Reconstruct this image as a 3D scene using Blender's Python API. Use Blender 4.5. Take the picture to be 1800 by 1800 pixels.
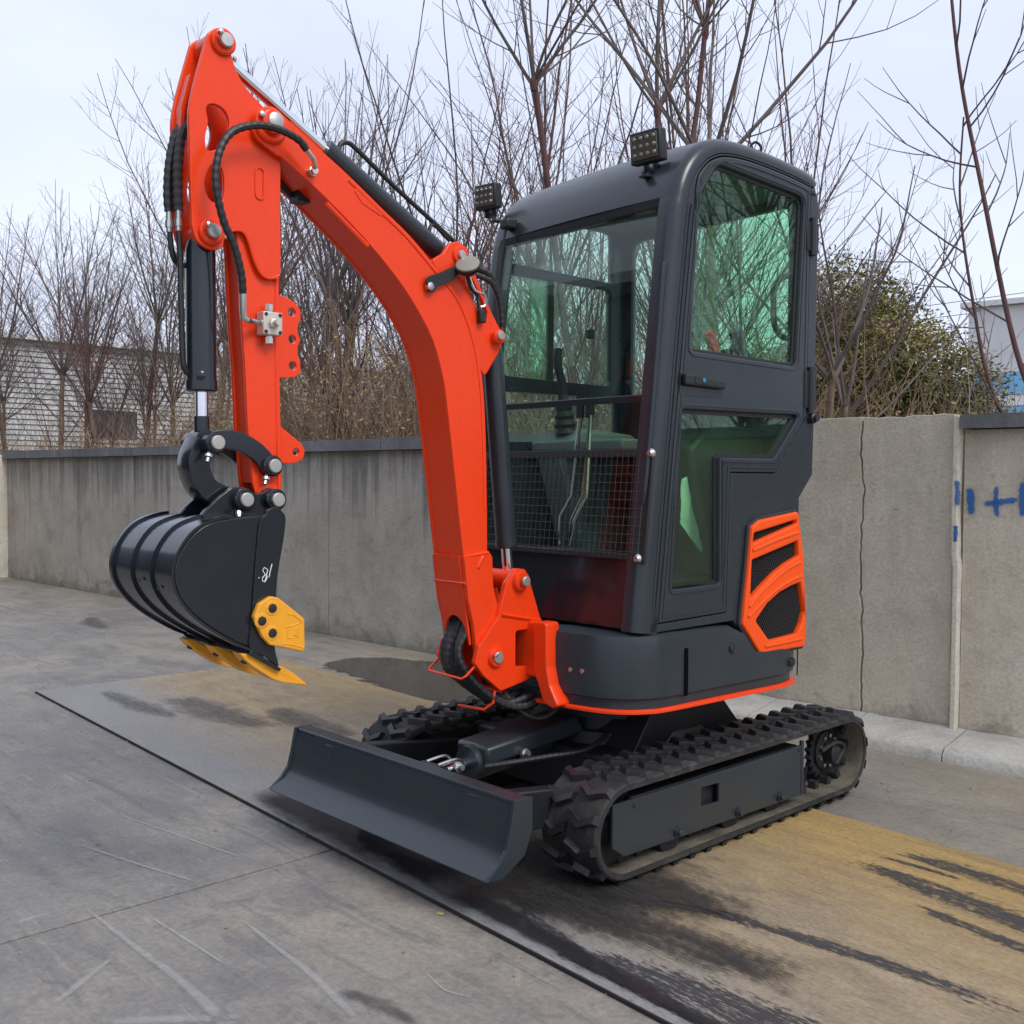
import bpy, bmesh, math, random
from mathutils import Vector, Matrix, noise as mnoise

# ------------------------------------------------------------------ scene, camera, sky, sun
for o in list(bpy.data.objects): bpy.data.objects.remove(o)
SC = bpy.context.scene
COL = SC.collection
R = math.radians

CAM_LOC = Vector((2.64, -3.06, 1.25))
YAW, PITCH, ROLL = R(46.8), R(1.83), R(0.36)
cam_data = bpy.data.cameras.new('camera')
cam_data.lens = 36.4; cam_data.sensor_width = 36; cam_data.clip_end = 2000; cam_data.clip_start = 0.05
cam = bpy.data.objects.new('camera', cam_data); COL.objects.link(cam)
fh = Vector((-math.sin(YAW), math.cos(YAW), 0)); rt = Vector((math.cos(YAW), math.sin(YAW), 0)); uz = Vector((0, 0, 1))
fw = fh * math.cos(PITCH) - uz * math.sin(PITCH); up0 = uz * math.cos(PITCH) + fh * math.sin(PITCH)
rt2 = rt * math.cos(ROLL) + up0 * math.sin(ROLL); up2 = up0 * math.cos(ROLL) - rt * math.sin(ROLL)
cam.matrix_world = Matrix(((rt2.x, up2.x, -fw.x, CAM_LOC.x), (rt2.y, up2.y, -fw.y, CAM_LOC.y), (rt2.z, up2.z, -fw.z, CAM_LOC.z), (0, 0, 0, 1)))
SC.camera = cam

SUN_EL, SUN_AZ = R(46), R(90)          # azimuth clockwise from +Y
sun_dir = Vector((math.sin(SUN_AZ) * math.cos(SUN_EL), math.cos(SUN_AZ) * math.cos(SUN_EL), math.sin(SUN_EL)))
W = bpy.data.worlds.new('World'); SC.world = W; W.use_nodes = True
nt = W.node_tree; nt.nodes.clear()
out = nt.nodes.new('ShaderNodeOutputWorld'); bg = nt.nodes.new('ShaderNodeBackground')
sky = nt.nodes.new('ShaderNodeTexSky'); sky.sky_type = 'NISHITA'; sky.sun_disc = False
sky.sun_elevation = SUN_EL; sky.sun_rotation = SUN_AZ; sky.air_density = 1.0; sky.dust_density = 4.0; sky.ozone_density = 1.5
tcw = nt.nodes.new('ShaderNodeTexCoord'); mpw = nt.nodes.new('ShaderNodeMapping'); mpw.inputs['Scale'].default_value = (1.0, 1.0, 2.6)
nz = nt.nodes.new('ShaderNodeTexNoise'); nz.inputs['Scale'].default_value = 2.2; nz.inputs['Detail'].default_value = 5; nz.inputs['Roughness'].default_value = .5
rmp = nt.nodes.new('ShaderNodeValToRGB')
rmp.color_ramp.elements[0].position = .3; rmp.color_ramp.elements[0].color = (5.2, 5.7, 7.15, 1)
rmp.color_ramp.elements[1].position = .72; rmp.color_ramp.elements[1].color = (6.6, 7.05, 8.4, 1)
mx = nt.nodes.new('ShaderNodeMix'); mx.data_type = 'RGBA'; mx.inputs[0].default_value = .88
nt.links.new(tcw.outputs['Generated'], mpw.inputs['Vector']); nt.links.new(mpw.outputs['Vector'], nz.inputs['Vector'])
nt.links.new(nz.outputs['Fac'], rmp.inputs['Fac'])
nt.links.new(sky.outputs['Color'], mx.inputs[6]); nt.links.new(rmp.outputs['Color'], mx.inputs[7])
nt.links.new(mx.outputs[2], bg.inputs['Color']); bg.inputs['Strength'].default_value = 0.132
nt.links.new(bg.outputs['Background'], out.inputs['Surface'])

sl = bpy.data.lights.new('sun', 'SUN'); sl.energy = 1.6; sl.angle = R(22); sl.color = (1.0, .96, .9)
so = bpy.data.objects.new('sun', sl); COL.objects.link(so)
so.rotation_euler = sun_dir.to_track_quat('Z', 'Y').to_euler()

vs = SC.view_settings; vs.view_transform = 'Standard'; vs.look = 'None'; vs.gamma = 1; vs.use_curve_mapping = False; vs.exposure = 0.24
SC.render.engine = 'CYCLES'
SC.cycles.transparent_max_bounces = 24
SC.cycles.max_bounces = 10

# ------------------------------------------------------------------ helpers
def tag(o, label=None, cat=None, group=None, kind=None):
    if label: o['label'] = label
    if cat: o['category'] = cat
    if group: o['group'] = group
    if kind: o['kind'] = kind
    return o

def empty(name, loc=(0, 0, 0), rz=0, parent=None):
    o = bpy.data.objects.new(name, None); COL.objects.link(o); o.location = loc; o.rotation_euler = (0, 0, rz); o.parent = parent
    o.empty_display_size = .1
    return o

def link(name, me, parent=None, rz=0.0, bevel=0, seg=2, loc=None):
    o = bpy.data.objects.new(name, me); COL.objects.link(o); o.parent = parent
    if rz: o.rotation_euler = (0, 0, rz)
    if loc: o.location = loc
    if bevel:
        m = o.modifiers.new('bevel', 'BEVEL'); m.width = bevel; m.segments = seg; m.limit_method = 'ANGLE'; m.angle_limit = R(38)
    return o

def finish(me, mt, smooth=35):
    me.materials.clear(); me.materials.append(mt)
    if smooth:
        for p in me.polygons: p.use_smooth = True
        try: me.set_sharp_from_angle(angle=R(smooth))
        except Exception: pass
    me.update()
    return me

def frame_for(d):
    d = d.normalized(); a = Vector((0, 0, 1)) if abs(d.z) < .9 else Vector((1, 0, 0))
    u = d.cross(a).normalized(); v = d.cross(u).normalized()
    return u, v

class MB:
    """collects shapes, builds ONE mesh"""
    def __init__(s): s.v = []; s.f = []
    def box(s, c, size, rot=None):
        b = len(s.v); hx, hy, hz = [k / 2 for k in size]
        for X in (-1, 1):
            for Y in (-1, 1):
                for Z in (-1, 1):
                    p = Vector((X * hx, Y * hy, Z * hz))
                    if rot is not None: p = rot @ p
                    s.v.append(tuple(p + Vector(c)))
        for q in ((0, 1, 3, 2), (4, 6, 7, 5), (0, 4, 5, 1), (2, 3, 7, 6), (0, 2, 6, 4), (1, 5, 7, 3)): s.f.append(tuple(b + k for k in q))
        return s
    def bb(s, x0, x1, y0, y1, z0, z1): return s.box(((x0 + x1) / 2, (y0 + y1) / 2, (z0 + z1) / 2), (abs(x1 - x0), abs(y1 - y0), abs(z1 - z0)))
    def prism(s, prof, x0, x1):          # profile in (y,z), extruded along x
        b = len(s.v); n = len(prof)
        for x in (x0, x1):
            for (y, z) in prof: s.v.append((x, y, z))
        s.f.append(tuple(b + k for k in range(n))[::-1]); s.f.append(tuple(b + n + k for k in range(n)))
        for k in range(n): s.f.append((b + k, b + (k + 1) % n, b + n + (k + 1) % n, b + n + k))
        return s
    def ring(s, c, u, v, r, n):
        b = len(s.v)
        for k in range(n):
            a = 2 * math.pi * k / n; s.v.append(tuple(c + u * (math.cos(a) * r) + v * (math.sin(a) * r)))
        return b
    def tube(s, pts, r, n=8, r1=None, cap=True, radii=None):
        pts = [Vector(p) for p in pts]; m = len(pts); prev = None; u = None
        for i, p in enumerate(pts):
            d = (pts[min(i + 1, m - 1)] - pts[max(i - 1, 0)])
            if d.length < 1e-9: d = Vector((0, 0, 1))
            d.normalize()
            if u is None: u, v = frame_for(d)
            else:
                u = (u - d * u.dot(d))
                if u.length < 1e-6: u, v = frame_for(d)
                u.normalize(); v = d.cross(u)
            rr = radii[i] if radii else (r if r1 is None else r + (r1 - r) * i / (m - 1))
            b = s.ring(p, u, v, rr, n)
            if prev is not None:
                for k in range(n): s.f.append((prev + k, prev + (k + 1) % n, b + (k + 1) % n, b + k))
            elif cap: s.f.append(tuple(b + k for k in range(n))[::-1])
            prev = b
        if cap: s.f.append(tuple(prev + k for k in range(n)))
        return s
    def cyl(s, p0, p1, r, n=20, r1=None): return s.tube([p0, p1], r, n, r1)
    def lathe(s, p0, axis, prof, n=24):   # prof: (dist along axis, radius)
        p0 = Vector(p0); axis = Vector(axis).normalized(); u, v = frame_for(axis); prev = None
        for i, (d, r) in enumerate(prof):
            b = s.ring(p0 + axis * d, u, v, max(r, 1e-4), n)
            if prev is not None:
                for k in range(n): s.f.append((prev + k, prev + (k + 1) % n, b + (k + 1) % n, b + k))
            else: s.f.append(tuple(b + k for k in range(n))[::-1])
            prev = b
        s.f.append(tuple(prev + k for k in range(n)))
        return s
    def grid(s, rows, close_u=False, close_v=False):
        b = len(s.v); m = len(rows); n = len(rows[0])
        for rw in rows:
            for p in rw: s.v.append(tuple(p))
        for i in range(m - 1 + (1 if close_u else 0)):
            for j in range(n - 1 + (1 if close_v else 0)):
                a, c = i, (i + 1) % m; e, g = j, (j + 1) % n
                s.f.append((b + a * n + e, b + a * n + g, b + c * n + g, b + c * n + e))
        return s
    def cap(s, row_idx_start, n, flip=False):
        t = tuple(row_idx_start + k for k in range(n)); s.f.append(t[::-1] if flip else t)
    def mesh(s, name, mt, smooth=35, fix=True):
        me = bpy.data.meshes.new(name); me.from_pydata(s.v, [], s.f)
        if fix:
            bm = bmesh.new(); bm.from_mesh(me); bmesh.ops.recalc_face_normals(bm, faces=bm.faces); bm.to_mesh(me); bm.free()
        return finish(me, mt, smooth)
    def build(s, name, mt, parent=None, rz=0.0, bevel=0, smooth=35, seg=2, fix=True, loc=None):
        return link(name, s.mesh(name, mt, smooth, fix), parent, rz, bevel, seg, loc)

def smooth_path(pts, k=8):
    pts = [Vector(p) for p in pts]; o = []
    for i in range(len(pts) - 1):
        p0 = pts[max(i - 1, 0)]; p1 = pts[i]; p2 = pts[i + 1]; p3 = pts[min(i + 2, len(pts) - 1)]
        for j in range(k):
            t = j / k
            o.append(.5 * ((2 * p1) + (-p0 + p2) * t + (2 * p0 - 5 * p1 + 4 * p2 - p3) * t * t + (-p0 + 3 * p1 - 3 * p2 + p3) * t ** 3))
    o.append(pts[-1]); return o

def fillet(pts, r, k=5):
    """round the corners of a closed 2D polygon; r number or list"""
    n = len(pts); o = []
    for i in range(n):
        rr = r[i] if isinstance(r, (list, tuple)) else r
        p = Vector(pts[i]); a = Vector(pts[i - 1]) - p; b = Vector(pts[(i + 1) % n]) - p
        la, lb = a.length, b.length
        if rr <= 0 or la < 1e-6 or lb < 1e-6: o.append(tuple(p)); continue
        a /= la; b /= lb; ang = a.angle(b)
        if ang > R(172): o.append(tuple(p)); continue
        d = min(rr / math.tan(ang / 2), la * .48, lb * .48)
        s0 = p + a * d; s1 = p + b * d
        for j in range(k + 1):
            t = j / k; q = s0 * (1 - t) ** 2 + p * 2 * t * (1 - t) + s1 * t * t; o.append(tuple(q))
    return o

def closed_s(pts, k=4):
    n = len(pts); o = []
    for i in range(n):
        p0, p1, p2, p3 = (Vector((*pts[(i + q) % n], 0)) for q in (-1, 0, 1, 2))
        for j in range(k):
            t = j / k; q = .5 * ((2 * p1) + (-p0 + p2) * t + (2 * p0 - 5 * p1 + 4 * p2 - p3) * t * t + (-p0 + 3 * p1 - 3 * p2 + p3) * t ** 3); o.append((q.x, q.y))
    return o
def circ(c, r, n=20): return [(c[0] + r * math.cos(2 * math.pi * k / n), c[1] + r * math.sin(2 * math.pi * k / n)) for k in range(n)]

def plate_mesh(name, outer, holes, a0, a1, mt, axis='x', bevel=.003, smooth=35):
    """2D outline with holes, thickness from a0 to a1 along axis. axis x: outline in (y,z); axis y: outline in (x,z); axis z: outline (x,y)"""
    cu = bpy.data.curves.new('tmp', 'CURVE'); cu.dimensions = '2D'; cu.fill_mode = 'BOTH'
    for poly in [outer] + list(holes):
        sp = cu.splines.new('POLY'); sp.points.add(len(poly) - 1)
        for k, (a, b) in enumerate(poly): sp.points[k].co = (a, b, 0, 1)
        sp.use_cyclic_u = True
    th = abs(a1 - a0); bv = min(bevel, th * .45)
    cu.extrude = th / 2 - bv; cu.bevel_depth = bv; cu.bevel_resolution = 1; cu.offset = -bv
    ob = bpy.data.objects.new('tmp', cu); COL.objects.link(ob)
    dg = bpy.context.evaluated_depsgraph_get(); dg.update()
    me = bpy.data.meshes.new_from_object(ob.evaluated_get(dg)); me.name = name
    bpy.data.objects.remove(ob); bpy.data.curves.remove(cu)
    mid = (a0 + a1) / 2
    for v in me.vertices:
        a, b, c = v.co
        v.co = (c + mid, a, b) if axis == 'x' else ((a, mid - c, b) if axis == 'y' else (a, b, c + mid))
    return finish(me, mt, smooth)

def plate(name, outer, holes, a0, a1, mt, parent=None, axis='x', bevel=.003, rz=0.0, smooth=35):
    return link(name, plate_mesh(name, outer, holes, a0, a1, mt, axis, bevel, smooth), parent, rz)

# ------------------------------------------------------------------ materials
class NT:
    def __init__(s, name):
        s.m = bpy.data.materials.new(name); s.m.use_nodes = True; s.t = s.m.node_tree; s.p = s.t.nodes['Principled BSDF']; s.o = s.t.nodes['Material Output']
        s.tc = s.t.nodes.new('ShaderNodeTexCoord')
    def n(s, t, **k):
        x = s.t.nodes.new(t)
        for a, b in k.items(): setattr(x, a, b)
        return x
    def l(s, a, b): s.t.links.new(a, b)
    def mapc(s, scale=(1, 1, 1), rot=(0, 0, 0), loc=(0, 0, 0), coord='Object'):
        m = s.n('ShaderNodeMapping'); m.inputs['Scale'].default_value = scale; m.inputs['Rotation'].default_value = rot; m.inputs['Location'].default_value = loc
        s.l(s.tc.outputs[coord], m.inputs['Vector']); return m.outputs['Vector']
    def noise(s, vec, scale, detail=4, rough=.55, dist=0):
        x = s.n('ShaderNodeTexNoise'); x.inputs['Scale'].default_value = scale; x.inputs['Detail'].default_value = detail; x.inputs['Roughness'].default_value = rough; x.inputs['Distortion'].default_value = dist
        s.l(vec, x.inputs['Vector']); return x.outputs['Fac']
    def ramp(s, fac, stops):
        x = s.n('ShaderNodeValToRGB'); e = x.color_ramp.elements
        while len(e) < len(stops): e.new(.5)
        for k, (p, c) in enumerate(stops):
            e[k].position = p; e[k].color = c if len(c) == 4 else (*c, 1)
        s.l(fac, x.inputs['Fac']); return x.outputs['Color']
    def g(s, v): return (v, v, v)
    def mix(s, fac, a, b, blend='MIX'):
        x = s.n('ShaderNodeMix'); x.data_type = 'RGBA'; x.blend_type = blend
        for inp, val in ((x.inputs[0], fac), (x.inputs[6], a), (x.inputs[7], b)):
            if isinstance(val, (int, float)): inp.default_value = val
            elif isinstance(val, tuple): inp.default_value = (*val, 1) if len(val) == 3 else val
            else: s.l(val, inp)
        return x.outputs[2]
    def math(s, op, a, b=None):
        x = s.n('ShaderNodeMath'); x.operation = op
        for i, v in ((0, a), (1, b)):
            if v is None: continue
            if isinstance(v, (int, float)): x.inputs[i].default_value = v
            else: s.l(v, x.inputs[i])
        return x.outputs[0]
    def bump(s, h, strength=.2, dist=.01):
        x = s.n('ShaderNodeBump'); x.inputs['Strength'].default_value = strength; x.inputs['Distance'].default_value = dist
        s.l(h, x.inputs['Height']); s.l(x.outputs['Normal'], s.p.inputs['Normal']); return x
    def set(s, **k):
        for a, b in k.items():
            inp = s.p.inputs[a.replace('_', ' ')]
            if isinstance(b, (int, float, tuple)): inp.default_value = b if not (isinstance(b, tuple) and len(b) == 3) else (*b, 1)
            else: s.l(b, inp)
        return s

def paint(name, col, rough=.38, metal=0.0, coat=0.0, dirt=.12, dirtcol=(.2, .18, .15), peel=.02, spec=.5):
    m = NT(name); v = m.mapc()
    n1 = m.noise(v, 3.5, 6, .6); n2 = m.noise(v, 40, 4, .6)
    d = m.ramp(n1, [(.42, (0, 0, 0)), (.75, m.g(dirt))])
    c = m.mix(d, col, dirtcol)
    sp = m.ramp(n2, [(.3, m.g(.96)), (.7, m.g(1.03))])
    c = m.mix(1.0, c, sp, 'MULTIPLY')
    m.set(Base_Color=c, Metallic=metal)
    rr = m.ramp(n1, [(.3, m.g(rough * .9)), (.75, m.g(min(1, rough * 1.3)))])
    m.set(Roughness=rr); m.p.inputs['Coat Weight'].default_value = coat; m.p.inputs['Coat Roughness'].default_value = .12
    m.p.inputs['Specular IOR Level'].default_value = spec
    if peel: m.bump(m.noise(v, 90, 3, .5), peel, .01)
    return m.m

def glass(name, tint, f0=.045, rough=0.0, film=0.0):
    """pane: tint is for the whole pane (two faces)"""
    m = NT(name); m.t.nodes.remove(m.p); half = tuple(math.sqrt(c) for c in tint)
    tr = m.n('ShaderNodeBsdfTransparent'); tr.inputs['Color'].default_value = (*half, 1)
    gl = m.n('ShaderNodeBsdfGlossy'); gl.inputs['Roughness'].default_value = rough; gl.inputs['Color'].default_value = (.95, 1, .97, 1)
    lw = m.n('ShaderNodeLayerWeight'); lw.inputs['Blend'].default_value = .5
    f = m.math('ADD', m.math('MULTIPLY', m.math('POWER', lw.outputs['Facing'], 5.0), 1 - f0), f0)
    mx = m.n('ShaderNodeMixShader')
    m.l(f, mx.inputs[0]); m.l(tr.outputs[0], mx.inputs[1]); m.l(gl.outputs[0], mx.inputs[2])
    sh = mx.outputs[0]
    if film:
        df = m.n('ShaderNodeBsdfTranslucent'); df.inputs['Color'].default_value = (*half, 1)
        m2 = m.n('ShaderNodeMixShader'); nn = m.noise(m.mapc(), 9, 5, .6)
        fc = m.ramp(nn, [(.35, m.g(film * .5)), (.75, m.g(film * 1.5))])
        m.l(fc, m2.inputs[0]); m.l(sh, m2.inputs[1]); m.l(df.outputs[0], m2.inputs[2]); sh = m2.outputs[0]
    m.l(sh, m.o.inputs['Surface']); return m.m

ORANGE = paint('orange_paint', (.84, .052, .007), .27, coat=.08, dirt=.05, dirtcol=(.4, .1, .05), peel=.006, spec=.32)
ORANGE2 = paint('orange_plastic', (.9, .088, .006), .4, dirt=.04, dirtcol=(.4, .16, .08), spec=.35)
CHAR = paint('charcoal_paint', (.024, .032, .040), .27, coat=.08, dirt=.16, dirtcol=(.07, .073, .072), spec=.4)
CHARG = paint('glossy_charcoal_panel', (.012, .015, .019), .2, coat=.15, dirt=.1, dirtcol=(.07, .065, .06))
BUCKETM = paint('bucket_black_paint', (.009, .013, .02), .17, coat=.2, dirt=.08, dirtcol=(.08, .08, .085))
BLACKM = paint('black_metal', (.012, .014, .018), .45, dirt=.1, dirtcol=(.06, .055, .05))
YELLOW = paint('yellow_paint', (.82, .36, .02), .4, dirt=.15, dirtcol=(.3, .16, .05))
CHROME = paint('chrome_rod', (.75, .77, .8), .12, metal=1, dirt=.05, peel=0)
ZINC = paint('zinc_fitting', (.62, .62, .6), .28, metal=1, dirt=.25, dirtcol=(.25, .24, .2), peel=0)
PINM = paint('pin_face', (.5, .5, .47), .4, metal=.7, dirt=.3, dirtcol=(.2, .19, .16), peel=0)
ALU = paint('valve_aluminium', (.6, .57, .5), .42, metal=.4, dirt=.2, dirtcol=(.25, .22, .18), peel=0)
HOSE = paint('hose_rubber', (.014, .014, .017), .5, dirt=.2, dirtcol=(.07, .065, .06))
PLASTIC = paint('black_plastic', (.012, .013, .014), .5, dirt=.1, dirtcol=(.05, .05, .05))
SEATM = paint('seat_vinyl', (.014, .015, .016), .55, dirt=.1, dirtcol=(.05, .05, .05))
LINER = paint('cab_liner', (.09, .1, .1), .7, dirt=.1)
DASHM = paint('dash_plastic', (.16, .19, .18), .6, dirt=.1)
REDG = paint('red_grip', (.7, .03, .02), .45, dirt=.05)
GUM = paint('white_gasket', (.55, .55, .52), .5, dirt=.2)
CHALK = paint('white_marker', (.75, .77, .75), .8, dirt=.1)
def rubber():
    m = NT('track_rubber'); v = m.mapc()
    n = m.noise(v, 7, 6, .65); n2 = m.noise(v, 45, 4, .6)
    c = m.ramp(n, [(.35, (.011, .011, .013)), (.55, (.02, .02, .021)), (.8, (.075, .068, .058))])
    m.set(Base_Color=c, Roughness=m.ramp(n, [(.3, m.g(.3)), (.7, m.g(.7))])); m.bump(n2, .18, .01); return m.m
RUBBER = rubber()
def belt_mat():
    m = NT('dusty_belt_rubber'); v = m.mapc(); n = m.noise(v, 9, 7, .7)
    m.set(Base_Color=m.ramp(n, [(.4, (.014, .014, .015)), (.58, (.032, .03, .028)), (.74, (.10, .09, .072))]), Roughness=.8); m.bump(m.noise(v, 60, 4, .6), .25, .01); return m.m
BELTM = belt_mat()
def dusty():
    m = NT('track_inner_dust'); v = m.mapc()
    n = m.noise(v, 6, 6, .7)
    c = m.ramp(n, [(.3, (.03, .028, .025)), (.5, (.12, .105, .08)), (.75, (.2, .18, .13))])
    m.set(Base_Color=c, Roughness=.9); m.bump(m.noise(v, 60, 4, .6), .3, .01); return m.m
DUSTY = dusty()
G_CLEAR = glass('clear_glass', (.86, .93, .9), .035)
G_GREEN = glass('green_tinted_glass', (.6, 1.0, .7), .05, film=.04)
G_GREEN2 = glass('green_tinted_side_glass', (.72, 1.0, .82), .04, film=.04)
def lens_mat():
    m = NT('lamp_lens'); v = m.mapc(); m.set(Base_Color=(.11, .1, .085), Roughness=.12, Metallic=.3); m.p.inputs['Coat Weight'].default_value = 1
    m.bump(m.noise(v, 60, 2, .5), .3, .01); return m.m
SLOT_SHADE = paint('slot_shade_black', (.003, .003, .004), .9, dirt=0, peel=0, spec=.05)  # flat black that paints the shade inside the skirt slot
LED = paint('led_reflector', (.32, .29, .23), .3, metal=.5, dirt=.2, peel=0)
LENS = lens_mat()

def concrete_ground():
    m = NT('yard_concrete'); v = m.mapc()
    big = m.noise(v, .55, 7, .65, .5); mid = m.noise(v, 2.4, 9, .72, .5); sm = m.noise(v, 9, 9, .75, .6); fine = m.noise(v, 55, 6, .7); pit = m.noise(v, 130, 2, .5)
    sA = m.noise(m.mapc((.4, 3.2, 1), rot=(0, 0, R(9))), 3.0, 9, .72, .5); sB = m.noise(m.mapc((.5, 7, 1), rot=(0, 0, R(-7))), 4, 9, .75, .3); sC = m.noise(m.mapc((.6, 30, 1), rot=(0, 0, R(14))), 2.2, 6, .65, .6); sD = m.noise(m.mapc((26, .7, 1), rot=(0, 0, R(-24))), 1.6, 6, .65, .8)
    c = m.ramp(big, [(.3, (0.174, 0.164, 0.152)), (.5, (0.237, 0.221, 0.195)), (.7, (0.305, 0.271, 0.218))])
    c = m.mix(m.ramp(mid, [(.47, (0, 0, 0)), (.62, m.g(.6))]), c, (0.142, 0.135, 0.134))
    c = m.mix(m.ramp(mid, [(.32, m.g(.5)), (.45, (0, 0, 0))]), c, (0.327, 0.299, 0.247))
    c = m.mix(m.ramp(sA, [(.52, (0, 0, 0)), (.64, m.g(.6))]), c, (0.121, 0.116, 0.119))
    c = m.mix(m.ramp(sB, [(.56, (0, 0, 0)), (.68, m.g(.45))]), c, (0.379, 0.359, 0.32))
    c = m.mix(m.ramp(sB, [(.30, m.g(.5)), (.41, (0, 0, 0))]), c, (0.132, 0.121, 0.111))
    c = m.mix(m.ramp(sm, [(.52, (0, 0, 0)), (.64, m.g(.55))]), c, (0.137, 0.129, 0.121))
    c = m.mix(m.ramp(sm, [(.30, m.g(.5)), (.42, (0, 0, 0))]), c, (0.364, 0.339, 0.293))
    c = m.mix(m.ramp(sC, [(.64, (0, 0, 0)), (.70, m.g(.5))]), c, (0.442, 0.42, 0.372)); c = m.mix(m.ramp(sC, [(.30, m.g(.6)), (.35, (0, 0, 0))]), c, (0.095, 0.089, 0.084))
    c = m.mix(m.ramp(sD, [(.66, (0, 0, 0)), (.72, m.g(.35))]), c, (0.422, 0.4, 0.354))
    sx = m.n('ShaderNodeSeparateXYZ'); m.l(m.tc.outputs['Object'], sx.inputs[0])
    tn = m.noise(m.mapc((.4, .7, 1), loc=(3.3, 1.2, 0)), .8, 6, .6)
    kt = m.math('ADD', m.math('ADD', m.math('MULTIPLY', sx.outputs['Y'], .13), m.math('MULTIPLY', sx.outputs['X'], .022)), tn)
    c = m.mix(m.ramp(kt, [(.42, (0, 0, 0)), (.75, m.g(.6))]), c, (0.305, 0.248, 0.163))
    c = m.mix(1.0, c, m.ramp(fine, [(.25, m.g(.68)), (.6, m.g(1.06)), (.8, m.g(1.22))]), 'MULTIPLY')
    c = m.mix(m.ramp(pit, [(.68, (0, 0, 0)), (.76, m.g(.6))]), c, (0.074, 0.069, 0.061))
    m.set(Base_Color=c, Roughness=m.ramp(mid, [(.35, m.g(.72)), (.62, m.g(.45)), (.75, m.g(.32))]))
    h = m.math('ADD', m.math('ADD', m.math('MULTIPLY', fine, .5), m.math('MULTIPLY', mid, .5)), m.math('MULTIPLY', sm, .5)); m.bump(h, .25, .012); return m.m
CONC = concrete_ground()
def wall_concrete(name='wall_concrete', base=((.24, .225, .195), (.31, .29, .25), (.36, .34, .29)), dark=.5, runs=0.0, moss=0.0):
    m = NT(name); v = m.mapc()
    big = m.noise(v, 1.1, 8, .68, .6); mid = m.noise(v, 4.5, 9, .74, .6); fine = m.noise(v, 60, 6, .7); drip = m.noise(m.mapc((5, 5, .55), loc=(1, 0, 2)), 1.0, 8, .7, .5); sp = m.noise(m.mapc(loc=(4, 2, 1)), 12, 7, .75, .4)
    c = m.ramp(big, [(.3, base[0]), (.5, base[1]), (.7, base[2])])
    c = m.mix(m.ramp(drip, [(.52, (0, 0, 0)), (.72, m.g(dark * .8))]), c, tuple(k * .48 for k in base[0]))
    c = m.mix(m.ramp(mid, [(.50, (0, 0, 0)), (.66, m.g(.36))]), c, tuple(k * .62 for k in base[0]))
    c = m.mix(m.ramp(mid, [(.30, m.g(.5)), (.43, (0, 0, 0))]), c, tuple(min(.8, k * 1.12) for k in base[2]))
    c = m.mix(m.ramp(sp, [(.60, (0, 0, 0)), (.68, m.g(.5))]), c, tuple(k * .48 for k in base[0]))
    sx = m.n('ShaderNodeSeparateXYZ'); m.l(m.tc.outputs['Object'], sx.inputs[0])
    if runs:
        rn = m.noise(m.mapc((7, 7, .22)), 1.0, 8, .72, .3); k = m.math('ADD', m.math('MULTIPLY', sx.outputs['Z'], .34), rn)
        c = m.mix(m.ramp(k, [(.86, (0, 0, 0)), (1.06, m.g(runs))]), c, (.035, .034, .033))
    if moss:
        k = m.math('ADD', m.math('MULTIPLY', sx.outputs['Z'], -1.2), mid)
        c = m.mix(m.ramp(k, [(.30, (0, 0, 0)), (.55, m.g(moss))]), c, (.13, .125, .075))
    c = m.mix(1.0, c, m.ramp(fine, [(.25, m.g(.75)), (.75, m.g(1.16))]), 'MULTIPLY')
    pit = m.noise(v, 110, 2, .5); c = m.mix(m.ramp(pit, [(.69, (0, 0, 0)), (.76, m.g(.5))]), c, (.1, .09, .08))
    m.set(Base_Color=c, Roughness=.88); h = m.math('ADD', m.math('MULTIPLY', fine, .6), m.math('ADD', mid, sp)); m.bump(h, .4, .015); return m.m
WALLM = wall_concrete('left_wall_concrete', ((.32, .295, .25), (.42, .385, .33), (.50, .465, .40)), .5, .5, .6)
WALLR = wall_concrete('right_wall_concrete', ((.54, .475, .365), (.63, .56, .445), (.70, .635, .52)), .22, .1, .5)
COPM = wall_concrete('coping_concrete', ((.11, .115, .125), (.17, .173, .18), (.25, .25, .248)), .6)
PILM = wall_concrete('pillar_concrete', ((.62, .56, .46), (.7, .64, .53), (.74, .69, .59)), .15)
KERBM = wall_concrete('kerb_concrete', ((.42, .4, .36), (.5, .48, .43), (.55, .53, .47)), .3)
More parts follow.
